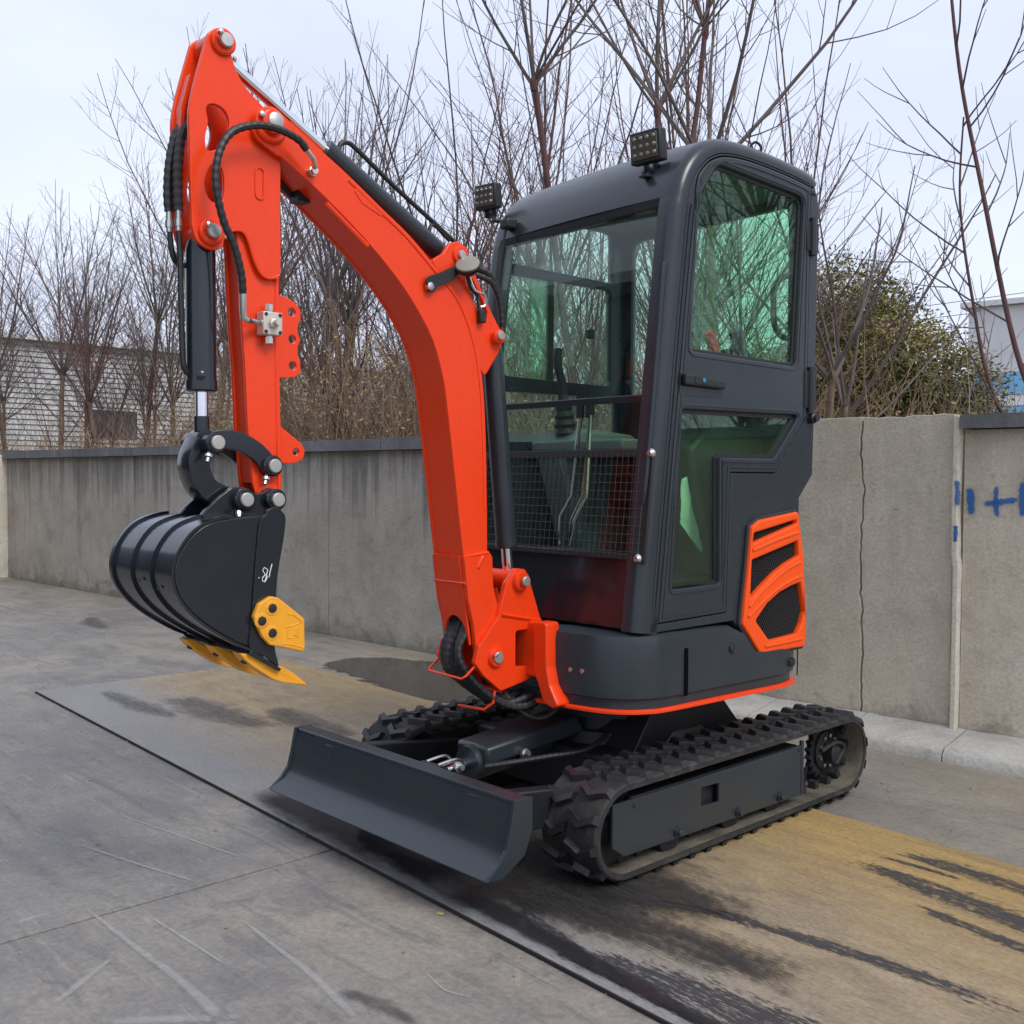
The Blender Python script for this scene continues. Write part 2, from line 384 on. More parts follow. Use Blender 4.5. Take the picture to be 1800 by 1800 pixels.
def steel():
    m = NT('rusty_steel_plate'); v = m.mapc()
    st = m.noise(m.mapc((.35, 5.5, 1)), 2.0, 8, .7, .3); st2 = m.noise(m.mapc((1.2, 22, 1)), 3.0, 8, .75); big = m.noise(v, 1.1, 7, .65, .4); fine = m.noise(v, 70, 6, .7); fl = m.noise(m.mapc((5, 30, 1)), 5, 8, .78); mid = m.noise(m.mapc((1, 2.2, 1)), 5, 8, .72, .5)
    sx = m.n('ShaderNodeSeparateXYZ'); m.l(m.tc.outputs['Object'], sx.inputs[0]); X, Y = sx.outputs['X'], sx.outputs['Y']
    lin = lambda a, b_, n, c: m.math('ADD', m.math('ADD', m.math('MULTIPLY', Y, a), m.math('MULTIPLY', X, b_)), m.math('MULTIPLY', n, c))
    ktan = lin(.62, .05, m.math('ADD', m.math('MULTIPLY', big, .6), m.math('MULTIPLY', st, .4)), .62)
    kmus = lin(.50, .06, m.math('ADD', m.math('MULTIPLY', st, .6), m.math('MULTIPLY', mid, .4)), .5)
    bare = m.ramp(st2, [(.3, (.21, .212, .218)), (.55, (.29, .288, .284)), (.75, (.36, .355, .342))])
    tan = m.ramp(mid, [(.3, (.22, .165, .10)), (.5, (.33, .25, .15)), (.7, (.42, .33, .21))])
    mus = m.ramp(st, [(.3, (.24, .155, .055)), (.5, (.38, .25, .085)), (.68, (.47, .32, .115))])
    c = m.mix(m.ramp(ktan, [(.34, (0, 0, 0)), (.62, m.g(1.0))]), bare, tan)
    c = m.mix(m.ramp(kmus, [(.66, (0, 0, 0)), (1.0, m.g(.95))]), c, mus)
    c = m.mix(m.ramp(big, [(.46, (0, 0, 0)), (.62, m.g(.35))]), c, (.21, .19, .165))
    c = m.mix(m.ramp(st2, [(.52, (0, 0, 0)), (.70, m.g(.5))]), c, (.12, .105, .09))
    c = m.mix(m.ramp(fl, [(.53, (0, 0, 0)), (.63, m.g(.6))]), c, (.09, .08, .07))
    c = m.mix(m.ramp(fl, [(.3, m.g(.4)), (.42, (0, 0, 0))]), c, (.42, .34, .2))
    scr = m.noise(m.mapc((.6, 60, 1)), 2, 4, .6); c = m.mix(m.ramp(scr, [(.62, (0, 0, 0)), (.75, m.g(.35))]), c, (.42, .33, .18))
    c = m.mix(1.0, c, m.ramp(fine, [(.25, m.g(.72)), (.75, m.g(1.2))]), 'MULTIPLY')
    m.set(Base_Color=c, Roughness=m.ramp(ktan, [(.3, m.g(.3)), (.62, m.g(.6))]))
    m.bump(m.math('ADD', fine, fl), .16, .01); return m.m
STEEL = steel()
def patch_mat(name, col, scale, lo, hi, rough, stretch=(1, 8, 1), amount=1.0, ew=.38, fine=0.0):
    m = NT(name); v = m.mapc(stretch); n = m.noise(v, scale, 8, .72)
    if fine: n = m.math('ADD', m.math('MULTIPLY', n, 1 - fine), m.math('MULTIPLY', m.noise(m.mapc((4, 26, 1)), 9, 5, .7), fine))
    sx = m.n('ShaderNodeAttribute'); sx.attribute_name = 'edge'
    f = m.math('ADD', n, m.math('MULTIPLY', sx.outputs['Fac'], ew))
    a = m.ramp(f, [(lo, (0, 0, 0)), (hi, m.g(amount))])
    tr = m.n('ShaderNodeBsdfTransparent'); mx = m.n('ShaderNodeMixShader'); m.set(Base_Color=col, Roughness=rough)
    m.l(a, mx.inputs[0]); m.l(tr.outputs[0], mx.inputs[1]); m.l(m.p.outputs[0], mx.inputs[2]); m.l(mx.outputs[0], m.o.inputs['Surface']); return m.m
OILM = patch_mat('black_worn_patch', (.05, .049, .053), 6, .60, .655, .55, (1.2, 11, 1), .95, .15, .55)
OILSOFT = patch_mat('dark_soft_stain', (.06, .06, .066), 10, .52, .98, .45, (1, 3.5, 1), .55)
WET_SHADE = patch_mat('wet_shade_dark', (.03, .029, .032), 4, .5, .8, .13, (1, 4, 1), .88, .36, .4)  # wet steel tone, strengthened to stand in for weak shade under the machine
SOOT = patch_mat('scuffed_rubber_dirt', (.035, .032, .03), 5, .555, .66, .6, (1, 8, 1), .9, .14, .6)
CHALKM = patch_mat('pale_scratch', (.46, .46, .45), 26, .54, 1.0, .8, (1, 1, 1), .55, .40, .4)
def puddle_mat():
    m = NT('puddle_water'); v = m.mapc(); m.set(Base_Color=(.05, .042, .032), Roughness=.04); m.p.inputs['Specular IOR Level'].default_value = .6; m.bump(m.noise(v, 3, 2, .5), .01, .01)
    a = m.n('ShaderNodeAttribute'); a.attribute_name = 'edge'; n = m.noise(m.mapc(), 4, 5, .6)
    f = m.ramp(m.math('ADD', n, m.math('MULTIPLY', a.outputs['Fac'], .6)), [(.60, (0, 0, 0)), (.70, m.g(.95))])
    tr = m.n('ShaderNodeBsdfTransparent'); mx = m.n('ShaderNodeMixShader'); m.l(f, mx.inputs[0]); m.l(tr.outputs[0], mx.inputs[1]); m.l(m.p.outputs[0], mx.inputs[2]); m.l(mx.outputs[0], m.o.inputs['Surface']); return m.m
PUD = puddle_mat()
def flat(name, c1, c2, scale=3, rough=.9, bump=.3, coordscale=(1, 1, 1)):
    m = NT(name); v = m.mapc(coordscale); n = m.noise(v, scale, 6, .65); m.set(Base_Color=m.ramp(n, [(.3, c1), (.7, c2)]), Roughness=rough); m.bump(n, bump, .02); return m.m
BARK = flat('tan_bark', (.10, .062, .045), (.24, .17, .12), 9, .9, .5, (1, 1, .4))
BARKR = flat('reddish_bark', (.07, .036, .038), (.15, .07, .062), 9, .85, .4, (1, 1, .4))
TWIG = flat('grey_twig', (.075, .06, .057), (.17, .13, .115), 4, .85, .2)
TWIGR = flat('reddish_twig', (.09, .052, .05), (.18, .105, .092), 4, .8, .2)
BRUSHM = flat('dry_brush_stem', (.2, .13, .09), (.46, .33, .22), 2, .95, .2)
DRYLEAF = flat('dry_leaf', (.27, .19, .09), (.48, .36, .18), 2, .95, .1)
EARTH = flat('bare_earth', (.10, .08, .05), (.2, .165, .11), 1.5, .95, .5)
def leaf_mat():
    m = NT('evergreen_leaf'); oi = m.n('ShaderNodeObjectInfo'); n = m.noise(m.mapc(), 2.2, 5, .6); n2 = m.noise(m.mapc(), 26, 3, .6)
    c = m.ramp(n, [(.33, (.05, .07, .028)), (.46, (.14, .145, .042)), (.6, (.3, .25, .08))]); c = m.mix(1.0, c, m.ramp(n2, [(.3, m.g(.6)), (.7, m.g(1.35))]), 'MULTIPLY')
    m.set(Base_Color=c, Roughness=.65); m.p.inputs['Transmission Weight'].default_value = 0.0
    return m.m
LEAF = leaf_mat()
WHITEW = flat('white_sheet_wall', (.7, .71, .71), (.78, .785, .785), .6, .6, .05)
DARKWIN = flat('dark_window', (.012, .012, .014), (.03, .03, .032), 2, .2, .02)
RUSTP = flat('brown_panel', (.2, .12, .07), (.3, .2, .12), 2, .8, .1)
GREYROOF = flat('grey_roof', (.6, .61, .62), (.68, .69, .7), 1, .6, .05)
BLUEP = flat('blue_sheet', (.14, .4, .68), (.22, .5, .75), 1, .5, .05)
BLUESPRAY = flat('blue_spray_paint', (.005, .10, .36), (.03, .2, .5), 30, .7, .1)
WIRE = paint('wire_black', (.02, .02, .022), .5, dirt=0, peel=0)
GLOVE = paint('blue_lock', (.02, .2, .4), .4, dirt=0)

# ------------------------------------------------------------------ the ground
g = MB(); S_ = 160
g.v = [(-S_, -S_, -.03), (S_, -S_, -.03), (S_, S_ + 200, -.03), (-S_, S_ + 200, -.03)]; g.f = [(0, 1, 2, 3)]
ground = tag(g.build('ground', EARTH), kind='structure')
WA = math.atan(.057)                                   # the perimeter wall runs at this angle to the machine
def wall_y(x): return 1.75 + .057 * x
def slab(x0, x1, y0, y1fn):
    b = MB(); zt, zb = 0.0, -.028
    pts = [(x0, y0), (x1, y0), (x1, y1fn(x1)), (x0, y1fn(x0))]
    b.v = [(x, y, zb) for x, y in pts] + [(x, y, zt) for x, y in pts]
    b.f = [(0, 3, 2, 1), (4, 5, 6, 7)] + [(k, (k + 1) % 4, 4 + (k + 1) % 4, 4 + k) for k in range(4)]
    return b
yard = tag(empty('yard_pavement'), kind='structure')
slab(-14, -.288, -9, lambda x: wall_y(x) - .01).build('concrete_slab', CONC, yard, bevel=.004)
slab(-.276, 9, -9, lambda x: wall_y(x) - .01).build('concrete_slab', CONC, yard, bevel=.004)

def decal(name, poly_c, widths, z, mt, parent, seg=26, across=7, seed=0, rz=0, loc=None, wob=.25):
    """thin mark that follows a line: edge attribute is 1 inside, 0 at the rim"""
    rng = random.Random(seed); pts = smooth_path([(x, y, 0) for x, y in poly_c], max(2, seg // max(1, len(poly_c) - 1)))
    v = []; f = []; att = []; n = len(pts); nw = len(widths)
    for i, p in enumerate(pts):
        d = pts[min(i + 1, n - 1)] - pts[max(i - 1, 0)]; d.normalize(); q = Vector((-d.y, d.x, 0))
        t = i / (n - 1) * (nw - 1); k = min(int(t), nw - 2); w = widths[k] + (widths[k + 1] - widths[k]) * (t - k)
        w *= 1 + wob * (rng.random() - .5)
        for j in range(across):
            s = j / (across - 1) * 2 - 1
            v.append(tuple(p + q * (w * s * .5) + Vector((0, 0, z))))
            e = min(1, (1 - abs(s)) * 1.6) * min(1, 6 * i / n + .05) * min(1, 6 * (n - 1 - i) / n + .05); att.append(e)
    for i in range(n - 1):
        for j in range(across - 1):
            a = i * across + j; f.append((a, a + 1, a + across + 1, a + across))
    me = bpy.data.meshes.new(name); me.from_pydata(v, [], f); A = me.attributes.new('edge', 'FLOAT', 'POINT')
    for i, e in enumerate(att): A.data[i].value = e
    finish(me, mt, 0); return link(name, me, parent, rz, loc=loc)

for i, (pl, w) in enumerate([([(-.40, -1.93), (-.05, -1.93), (.3, -1.925), (.6, -1.95)], [.012, .022, .035, .05]),
                  ([(-.19, -1.82), (.03, -1.81), (.25, -1.80)], [.01, .014, .01]),
                  ([(0, -1.635), (.25, -1.655), (.45, -1.67), (.75, -1.72)], [.01, .02, .028, .03]),
                  ([(.15, -2.2), (.08, -2.1), (.0, -1.99)], [.025, .03, .01]),
                  ([(-.9, -1.75), (-.6, -1.68), (-.3, -1.6)], [.01, .016, .01]),
                  ([(-1.1, -1.52), (-.7, -1.45), (-.4, -1.4)], [.008, .012, .008]),
                  ([(.3, -2.15), (.42, -2.0), (.5, -1.9)], [.03, .05, .03]),
                  ([(.62, -1.45), (.72, -1.47), (.8, -1.44)], [.006, .01, .006])]):
    decal('chalk_scratch', pl, w, .003, CHALKM, yard, seed=i)
for i, (pl, w) in enumerate([([(-6.6, .5), (-6.2, .35), (-5.8, .3)], [.1, .25, .1]), ([(-4.8, .6), (-4.2, .7), (-3.6, .6)], [.1, .2, .1]),
                             ([(.55, -1.66), (.66, -1.63), (.8, -1.62)], [.03, .08, .03])]):
    decal('dark_stain', pl, w, .0035, OILSOFT, yard, seed=40 + i)

b = MB(); rng = random.Random(5)
for k in range(420):
    x = rng.uniform(-8, 2.2); y = rng.uniform(-2.6, 1.5); s_ = rng.uniform(.0025, .008) * (1.6 if rng.random() < .08 else 1)
    if -1.25 - .0425 * x < y < .5 and x > -3.6: continue
    b.box((x, y, s_ * .35), (s_, s_ * rng.uniform(.6, 1.6), s_ * .7), Matrix.Rotation(rng.random() * 3, 3, 'Z') @ Matrix.Rotation(rng.random(), 3, 'X'))
tag(b.build('loose_grit', flat('grit_stone', (.1, .095, .09), (.36, .33, .28), 20)), 'small stones and crumbs scattered over the concrete yard', 'grit', kind='stuff')
tag(MB().box((.37, -1.2, .004), (.022, .009, .006), Matrix.Rotation(.5, 3, 'Z')).build('yellow_chip', flat('faded_yellow', (.4, .3, .1), (.5, .4, .18), 9), bevel=.002), 'tiny yellow chip lying at the steel plate edge', 'debris')
# puddles by the wall
tag(decal('puddle', [(-3.35, .9), (-2.75, 1.0), (-2.1, .95), (-1.5, .9)], [.35, .95, 1.0, .5], .004, PUD, None, across=11, seed=3, wob=.15), kind='structure')
tag(decal('puddle', [(-11.6, .45), (-10.9, .75), (-10.4, .9)], [.3, .5, .2], .004, PUD, None, across=11, seed=4, wob=.15), kind='structure')

# ------------------------------------------------------------------ steel road plate under the machine
PA = math.atan(-.0425)
plate_t = empty('steel_road_plate', (0, -1.147, 0), PA)
tag(plate_t, 'long rusty steel plate lying on the concrete under the tracks', 'steel plate')
b = MB(); b.bb(-3.56, 5.2, 0, 1.60, .0005, .0125)
b.build('plate_sheet', STEEL, plate_t, bevel=.002)
MB().bb(-3.558, 5.2, -.006, -.0004, .0004, .0118).build('edge_shadow_strip', paint('edge_shadow_black', (.012, .011, .01), .7, dirt=.2, dirtcol=(.1, .06, .03)), plate_t, bevel=.002)  # dark bar painting the shadow line along the plate's front edge
for i, (pl, w) in enumerate([([(.72, .03), (.95, .1), (1.2, .15), (1.5, .18), (1.9, .2)], [.06, .2, .25, .28, .28]),
                  ([(.45, .14), (.7, .10), (1.0, .05), (1.4, .04)], [.1, .12, .05, .03]),
                  ([(.5, .33), (.8, .52), (1.1, .60), (1.4, .64), (1.75, .66)], [.07, .08, .09, .1, .1]),
                  ([(.9, 1.23), (1.2, 1.2), (1.45, 1.17), (1.9, 1.1)], [.08, .17, .2, .18]),
                  ([(.95, 1.41), (1.25, 1.42), (1.5, 1.40), (2.0, 1.38)], [.08, .15, .14, .1]),
                  ([(1.2, 1.05), (1.6, 1.0), (1.9, .98)], [.06, .1, .1]),
                  ([(.15, .12), (.35, .28), (.55, .42), (.7, .5)], [.2, .32, .25, .1]),
                  ([(-.3, .3), (.0, .34), (.3, .42)], [.3, .5, .4]),
                  ([(.95, 1.33), (1.1, 1.34), (1.25, 1.34)], [.02, .04, .02])]):
    decal('worn_black_patch', pl, w, .0135 + .0003 * i, OILM, plate_t, seed=60 + i, seg=40)
for i, (pl, w) in enumerate([([(-2.9, .55), (-2.4, .55), (-1.9, .62)], [.2, .35, .15]), ([(-2.3, .85), (-1.9, .8), (-1.5, .85)], [.15, .3, .1]), ([(-.9, .2), (-.3, .35), (.4, .45), (.8, .7)], [.3, .9, 1.1, .6]), ([(-3.3, .3), (-2.8, .3), (-2.4, .35)], [.1, .2, .1])]):
    decal('dark_stain', pl, w, .0165 + .0003 * i, OILSOFT, plate_t, seed=80 + i)
decal('wet_shade_film', [(-1.0, .10), (-.6, .13), (-.1, .20), (.35, .28), (.8, .3)], [.12, .26, .36, .42, .25], .0185, WET_SHADE, plate_t, seed=91, seg=40)  # wet steel, also darkened as shade beneath the blade
decal('wet_shade_film', [(-.1, .09), (.4, .08), (1.0, .06), (1.8, .05)], [.1, .12, .07, .04], .0189, WET_SHADE, plate_t, seed=92, seg=40)
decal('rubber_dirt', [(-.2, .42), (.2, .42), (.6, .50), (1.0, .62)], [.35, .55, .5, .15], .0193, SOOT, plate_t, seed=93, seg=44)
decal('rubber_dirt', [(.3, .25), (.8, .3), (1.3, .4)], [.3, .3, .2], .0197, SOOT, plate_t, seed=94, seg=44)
b = MB(); rng = random.Random(2)
for k in range(46):
    x = rng.uniform(-3.2, 1.2); y = -rng.random() ** 2 * .12 - .004; s = rng.uniform(.003, .009)
    b.box((x, y, s * .3), (s, s * rng.uniform(.5, 1.5), s * .6), Matrix.Rotation(rng.random() * 3, 3, 'Z'))
o = b.build('grit_along_edge', flat('tan_grit', (.2, .15, .08), (.35, .28, .18), 20), plate_t); o['kind'] = 'stuff'

# ------------------------------------------------------------------ perimeter wall
def jag_panel(x0, x1, z0, z1, th, seed, amp=.006, nx=60):
    rng = random.Random(seed); b = MB(); rows = []
    xs = [x0 + (x1 - x0) * k / nx for k in range(nx + 1)]
    top = [z1 + amp * (mnoise.noise(Vector((x * 2.3, seed, 0))) + .5 * mnoise.noise(Vector((x * 9, seed, 3)))) for x in xs]
    front_b = [(x, 0, z0) for x in xs]; front_t = [(x, .006 * mnoise.noise(Vector((x * 6, 1, seed))), t) for x, t in zip(xs, top)]
    back_t = [(x, th, t + amp * .5 * mnoise.noise(Vector((x * 5, 7, seed)))) for x, t in zip(xs, top)]; back_b = [(x, th, z0) for x in xs]
    b.grid([front_b, front_t, back_t, back_b])
    n = nx + 1; b.f.append((0, n, 2 * n, 3 * n)); b.f.append((nx, 3 * n + nx, 2 * n + nx, n + nx)); return b
wl = empty('concrete_wall', (0, 1.75, 0), WA)
tag(wl, 'dark stained concrete wall with grey coping slabs behind the bucket', 'wall', 'perimeter wall sections')
xs = [-10.9, -7.6, -4.35, -1.1]
for k in range(3): jag_panel(xs[k] + .004, xs[k + 1] - .004, -.02, 1.455, .18, k + 1, .003).build('wall_panel', WALLM, wl, smooth=50)
rng = random.Random(8); x = -10.9; k = 0
while x < -1.1:
    L = min(rng.uniform(1.0, 1.5), -1.1 - x)
    jag_panel(x + .004, x + L - .004, 1.458, 1.545 + rng.uniform(-.006, .006), .30, 20 + k, .004, 12).build('coping_slab', COPM, wl, smooth=30, loc=(0, -.06, 0)); x += L; k += 1
wm = empty('concrete_wall', (0, 1.75, 0), WA)
tag(wm, 'bare pale concrete wall section with long vertical crack, no coping', 'wall', 'perimeter wall sections')
def crack_poly():
    base = [(.065, 1.57), (.058, 1.47), (.053, 1.38), (.068, 1.3), (.077, 1.21), (.070, 1.08), (.064, .95), (.064, .81), (.072, .66), (.078, .52), (.086, .384), (.076, .25), (.08, .12), (.072, -.02)]
    o = []
    for i in range(len(base) - 1):
        for j in range(5):
            t = j / 5; x = base[i][0] * (1 - t) + base[i + 1][0] * t; z = base[i][1] * (1 - t) + base[i + 1][1] * t
            o.append((x + .011 * mnoise.noise(Vector((x * 3, 0, z * 21))), z))
    return o + [base[-1]]
cr = crack_poly(); rng = random.Random(4)
gap = [.0052 + .003 * mnoise.noise(Vector((0, 0, z * 6))) for x, z in cr]
left = [(-1.09, -.02)] + [(x - gp, z) for (x, z), gp in reversed(list(zip(cr, gap)))] + [(-.3, 1.568), (-1.09, 1.563)]
right = [(x + gp, z) for (x, z), gp in zip(cr, gap)] + [(.515, -.02), (.515, 1.566), (.46, 1.572), (.4, 1.566), (.32, 1.57), (.27, 1.561), (.2, 1.566), (.14, 1.562)]
plate('wall_panel', left, [], .0, .18, WALLR, wm, 'y', .003, smooth=30)
plate('wall_panel', right, [], .0, .18, WALLR, wm, 'y', .003, smooth=30)
for ob in wm.children: ob.location = (0, .0, 0)
MB().bb(-.2, .3, .185, .2, -.02, 1.5).build('backing', BLACKM, wm)
wr = empty('concrete_wall', (0, 1.75, 0), WA)
tag(wr, 'concrete wall section with blue spray marks and dark coping at right edge', 'wall', 'perimeter wall sections')
jag_panel(.562, 9.5, -.02, 1.49, .18, 9, .003).build('wall_panel', WALLR, wr, smooth=50)
x = .556; k = 0
while x < 9.4:
    L = rng.uniform(1.0, 1.5)
    jag_panel(x + .003, x + L, 1.495, 1.562 + rng.uniform(-.004, .004), .30, 50 + k, .004, 12).build('coping_slab', COPM, wr, loc=(0, -.06, 0)); x += L; k += 1
p = MB(); rows = []
for k in range(30):
    z = -.02 + 1.575 * k / 29; w = .016 + .003 * mnoise.noise(Vector((z * 5, 2, 0))); off = .535 + .004 * mnoise.noise(Vector((z * 3, 8, 0))) + (.008 if z < .9 else 0)
    rows.append([(off - w, .02, z), (off - w, -.028, z), (off - w * .5, -.036, z), (off + w * .6, -.036, z), (off + w, -.028, z), (off + w, .02, z)])
p.grid(rows); p.f.append(tuple(range(29 * 6, 30 * 6))); p.build('pillar', PILM, wr, smooth=40)
BLUESP = patch_mat('blue_spray_paint', (.012, .13, .4), 30, .66, .98, .7, (1, 1, 1), .85, .62)
def spray(pts, w, y):
    o = decal('spray_paint_mark', pts, [w * .9, w, w * 1.05, w * .9], -y, BLUESP, wr, seg=24, across=9, seed=int(pts[0][0] * 999), wob=.3)
    o.rotation_euler = (R(90), 0, 0)
spray([(.545, 1.26), (.549, 1.2), (.548, 1.135)], .034, -.039)
spray([(.540, 1.05), (.543, 1.01), (.540, .965)], .03, -.039)
spray([(.588, 1.225), (.597, 1.17), (.604, 1.09)], .045, -.0085)
spray([(.648, 1.150), (.70, 1.156), (.75, 1.164), (.81, 1.173)], .034, -.0085)
spray([(.711, 1.238), (.708, 1.16), (.717, 1.088)], .03, -.0105)
spray([(.826, 1.26), (.822, 1.18), (.828, 1.09)], .045, -.0085)
wc = empty('concrete_wall', (0, 1.75, 0), WA)
tag(wc, 'pale concrete return wall at the far left corner', 'wall', 'perimeter wall sections')
MB().bb(-11.12, -10.905, -3.2, .2, -.02, 1.50).build('wall_panel', PILM, wc, bevel=.01)

# kerb along the foot of the wall
kb = empty('kerb', (0, 1.75, 0), WA); tag(kb, kind='structure')
x = -1.0
for L in (.62, .5, .48, .39, .6, 1.0, 1.0, 1.0, 1.0):
    rr = random.Random(int(x * 100)); d0 = -.30 - .02 * rr.random(); h = .055 + .008 * rr.random(); b = MB(); rows = []
    for i in range(9):
        xx = x + .003 + (L - .006) * i / 8; wz = .006 * mnoise.noise(Vector((xx * 7, 0, 0)))
        rows.append([(xx, d0 + wz, -.01), (xx, d0 + wz + .004, h * .6), (xx, d0 + .03 + wz, h + wz), (xx, d0 + .14, h + .012 + wz), (xx, -.004, h + .035 + wz), (xx, -.004, -.01)])
    b.grid(rows, close_v=True); b.f.append(tuple(range(6))[::-1]); b.f.append(tuple(48 + k for k in range(6)))
    b.build('kerb_stone', KERBM, kb, smooth=50); x += L

# ------------------------------------------------------------------ the mini excavator
EX = empty('mini_excavator')
tag(EX, 'orange and charcoal mini excavator with glazed cab, raised boom and dozer blade', 'excavator')
UZ = R(-3.0)                                           # upper structure is slewed a little

# --- tracks
TC, TR_, YF, YR = .177, .148, -.660, .662              # centre height, belt radius, front and rear centres
def track_pos(s):
    """s along the belt centre line -> (y, z, angle of outward normal)"""
    Ls = YR - YF; La = math.pi * TR_; tot = 2 * Ls + 2 * La; s %= tot
    if s < Ls: return YF + s, TC + TR_, math.pi / 2
    s -= Ls
    if s < La: a = math.pi / 2 - s / TR_; return YR + TR_ * math.cos(a), TC + TR_ * math.sin(a), a
    s -= La
    if s < Ls: return YR - s, TC - TR_, -math.pi / 2
    s -= Ls; a = -math.pi / 2 - s / TR_; return YF + TR_ * math.cos(a), TC + TR_ * math.sin(a), a
TOT = 2 * (YR - YF) + 2 * math.pi * TR_
def lug_mesh():
    b = MB(); cl = [(.014, .003), (.004, .022), (-.014, .052), (.002, .084), (.012, .113)]; wb, wt, h = .0175, .0145, .021
    rows = []
    for i, (u, v) in enumerate(cl):
        rows.append([(v, u - wb, -.002), (v, u - wt * .9, h), (v, u + wt * .7, h), (v, u + wb * .9, -.002)])
    rows[-1] = [(x + (0.006 if z < 0 else -.004), y, z if z < 0 else z * .9) for x, y, z in rows[-1]]
    b.grid(rows); b.f.append((0, 1, 2, 3)); b.f.append((19, 18, 17, 16)); return b
NL = 40
LUG_R = lug_mesh().mesh('tread_lug', RUBBER, 30); mm = MB(); src = lug_mesh(); mm.v = [(-x, y, z) for x, y, z in src.v]; mm.f = src.f; LUG_L = mm.mesh('tread_lug', RUBBER, 30)
for side in (1, -1):
    xc = side * .496; hw = .116
    rows = []; N = 120
    for k in range(N):
        y, z, a = track_pos(TOT * k / N); ny, nz_ = math.cos(a), math.sin(a)
        row = []
        for (dx, off) in ((-hw, -.004), (-hw, -.020), (hw, -.020), (hw, -.004), (hw - .006, .002), (0, 0.002), (-hw + .006, .002)):
            sag = 0
            row.append((xc + dx, y + ny * off, z + nz_ * off + sag))
        rows.append(row)
    b = MB(); b.grid(rows, close_u=True, close_v=True); belt = b.build('rubber_track', BELTM, EX, smooth=35)
    for k in range(NL):
        for half, me in ((1, LUG_R), (-1, LUG_L)):
            y, z, a = track_pos(TOT * (k + (.5 if half < 0 else 0)) / NL)
            o = bpy.data.objects.new('tread_lug', me); COL.objects.link(o); o.parent = belt
            o.location = (xc, y, z); o.rotation_euler = (a - math.pi / 2, 0, 0)
    b = MB(); rowi = []
    for k in range(N):                                  # dust caked on the inside of the lower run
        y, z, a = track_pos(TOT * k / N); rowi.append([(xc - hw + .004, y - math.cos(a) * .0212, z - math.sin(a) * .0212), (xc + hw - .004, y - math.cos(a) * .0212, z - math.sin(a) * .0212)])
    b.grid(rowi, close_u=True); b.build('inner_belt_dust', DUSTY, belt, fix=False)
    DL = MB().bb(-.016, .016, -.013, .013, -.05, -.02).mesh('drive_tooth', RUBBER)
    for k in range(NL):
        y, z, a = track_pos(TOT * (k + .25) / NL)
        for dx in (-.03, .03):
            o = bpy.data.objects.new('drive_tooth', DL); COL.objects.link(o); o.parent = belt; o.location = (xc + dx, y, z); o.rotation_euler = (a - math.pi / 2, 0, 0)
    # frame
    xo = side * .600; xi = side * .40
    prof = fillet([(-.72, .268), (-.72, .135), (-.665, .098), (.352, .082), (.345, .268)], [.004, .004, .004, .01, .012])
    hole = fillet([(-.277, .234), (-.179, .230), (-.177, .166), (-.276, .172)], .004)
    fr = plate('track_frame', prof, [hole[::-1]], xo - side * .012, xo, CHAR, EX, bevel=.0025)
    MB().bb(xi, xo - side * .03, -.6, .36, .12, .262).build('frame_box', BLACKM, fr, bevel=.006)
    b = MB(); b.bb(xo - side * .01, xo + side * .004, .335, .35, .085, .285); b.build('frame_end_lip', CHAR, fr, bevel=.003)
    for (yy, zz) in ((-.406, .116), (-.067, .107), (.192, .107)):
        MB().lathe((xo + side * .001, yy, zz), (side, 0, 0), [(0, .017), (.006, .017), (.006, .012), (.018, .011), (.02, .008)], 12).build('bolt', CHAR, fr, smooth=30)
        MB().lathe((xc - side * .05, yy, .088), (side, 0, 0), [(0, .03), (.0, .05), (.03, .052), (.032, .04), (.09, .04), (.092, .052), (.125, .05), (.126, .03)], 22).build('roller', BLACKM, EX)
    for (yy, zz) in ((-.62, .245), (.32, .255)):
        MB().lathe((xo + side * .001, yy, zz), (side, 0, 0), [(0, .006), (.004, .005)], 10).build('rivet', CHAR, fr)
    MB().lathe((xc - side * .045, YF, TC), (side, 0, 0), [(0, .04), (0, .118), (.03, .122), (.06, .122), (.09, .118), (.09, .06), (.10, .05), (.115, .045)], 32).build('front_idler', BLACKM, EX)
    # sprocket
    teeth = []
    nt_ = 22
    for k in range(nt_ * 2):
        a = math.pi * k / nt_; r_ = .118 if k % 2 else .098; teeth.append((YR + r_ * math.cos(a), TC + r_ * math.sin(a)))
    holes = [circ((YR + .068 * math.cos(a), TC + .068 * math.sin(a)), .016, 10)[::-1] for a in [2 * math.pi * k / 7 for k in range(7)]]
    sp = plate('sprocket', teeth, holes, xc - .012, xc + .012, BLACKM, EX, bevel=.002)
    MB().lathe((xc, YR, TC), (side, 0, 0), [(0, .08), (.02, .078), (.03, .05), (.07, .048), (.08, .03)], 24).build('hub', BLACKM, sp)
    for k in range(9):
        a = 2 * math.pi * k / 9
        MB().lathe((xc + side * .02, YR + .06 * math.cos(a), TC + .06 * math.sin(a)), (side, 0, 0), [(0, .009), (.014, .009), (.015, .006)], 8).build('hub_bolt', ZINC, sp)
    b = MB(); b.tube(smooth_path([(xo - .03 * side, YR - .13, TC + .03), (xo - .02 * side, YR - .04, TC + .05), (xo - .02 * side, YR + .02, TC + .02), (xo - .03 * side, YR - .02, TC - .04)], 8), .008, 8); b.build('motor_hose', HOSE, sp)

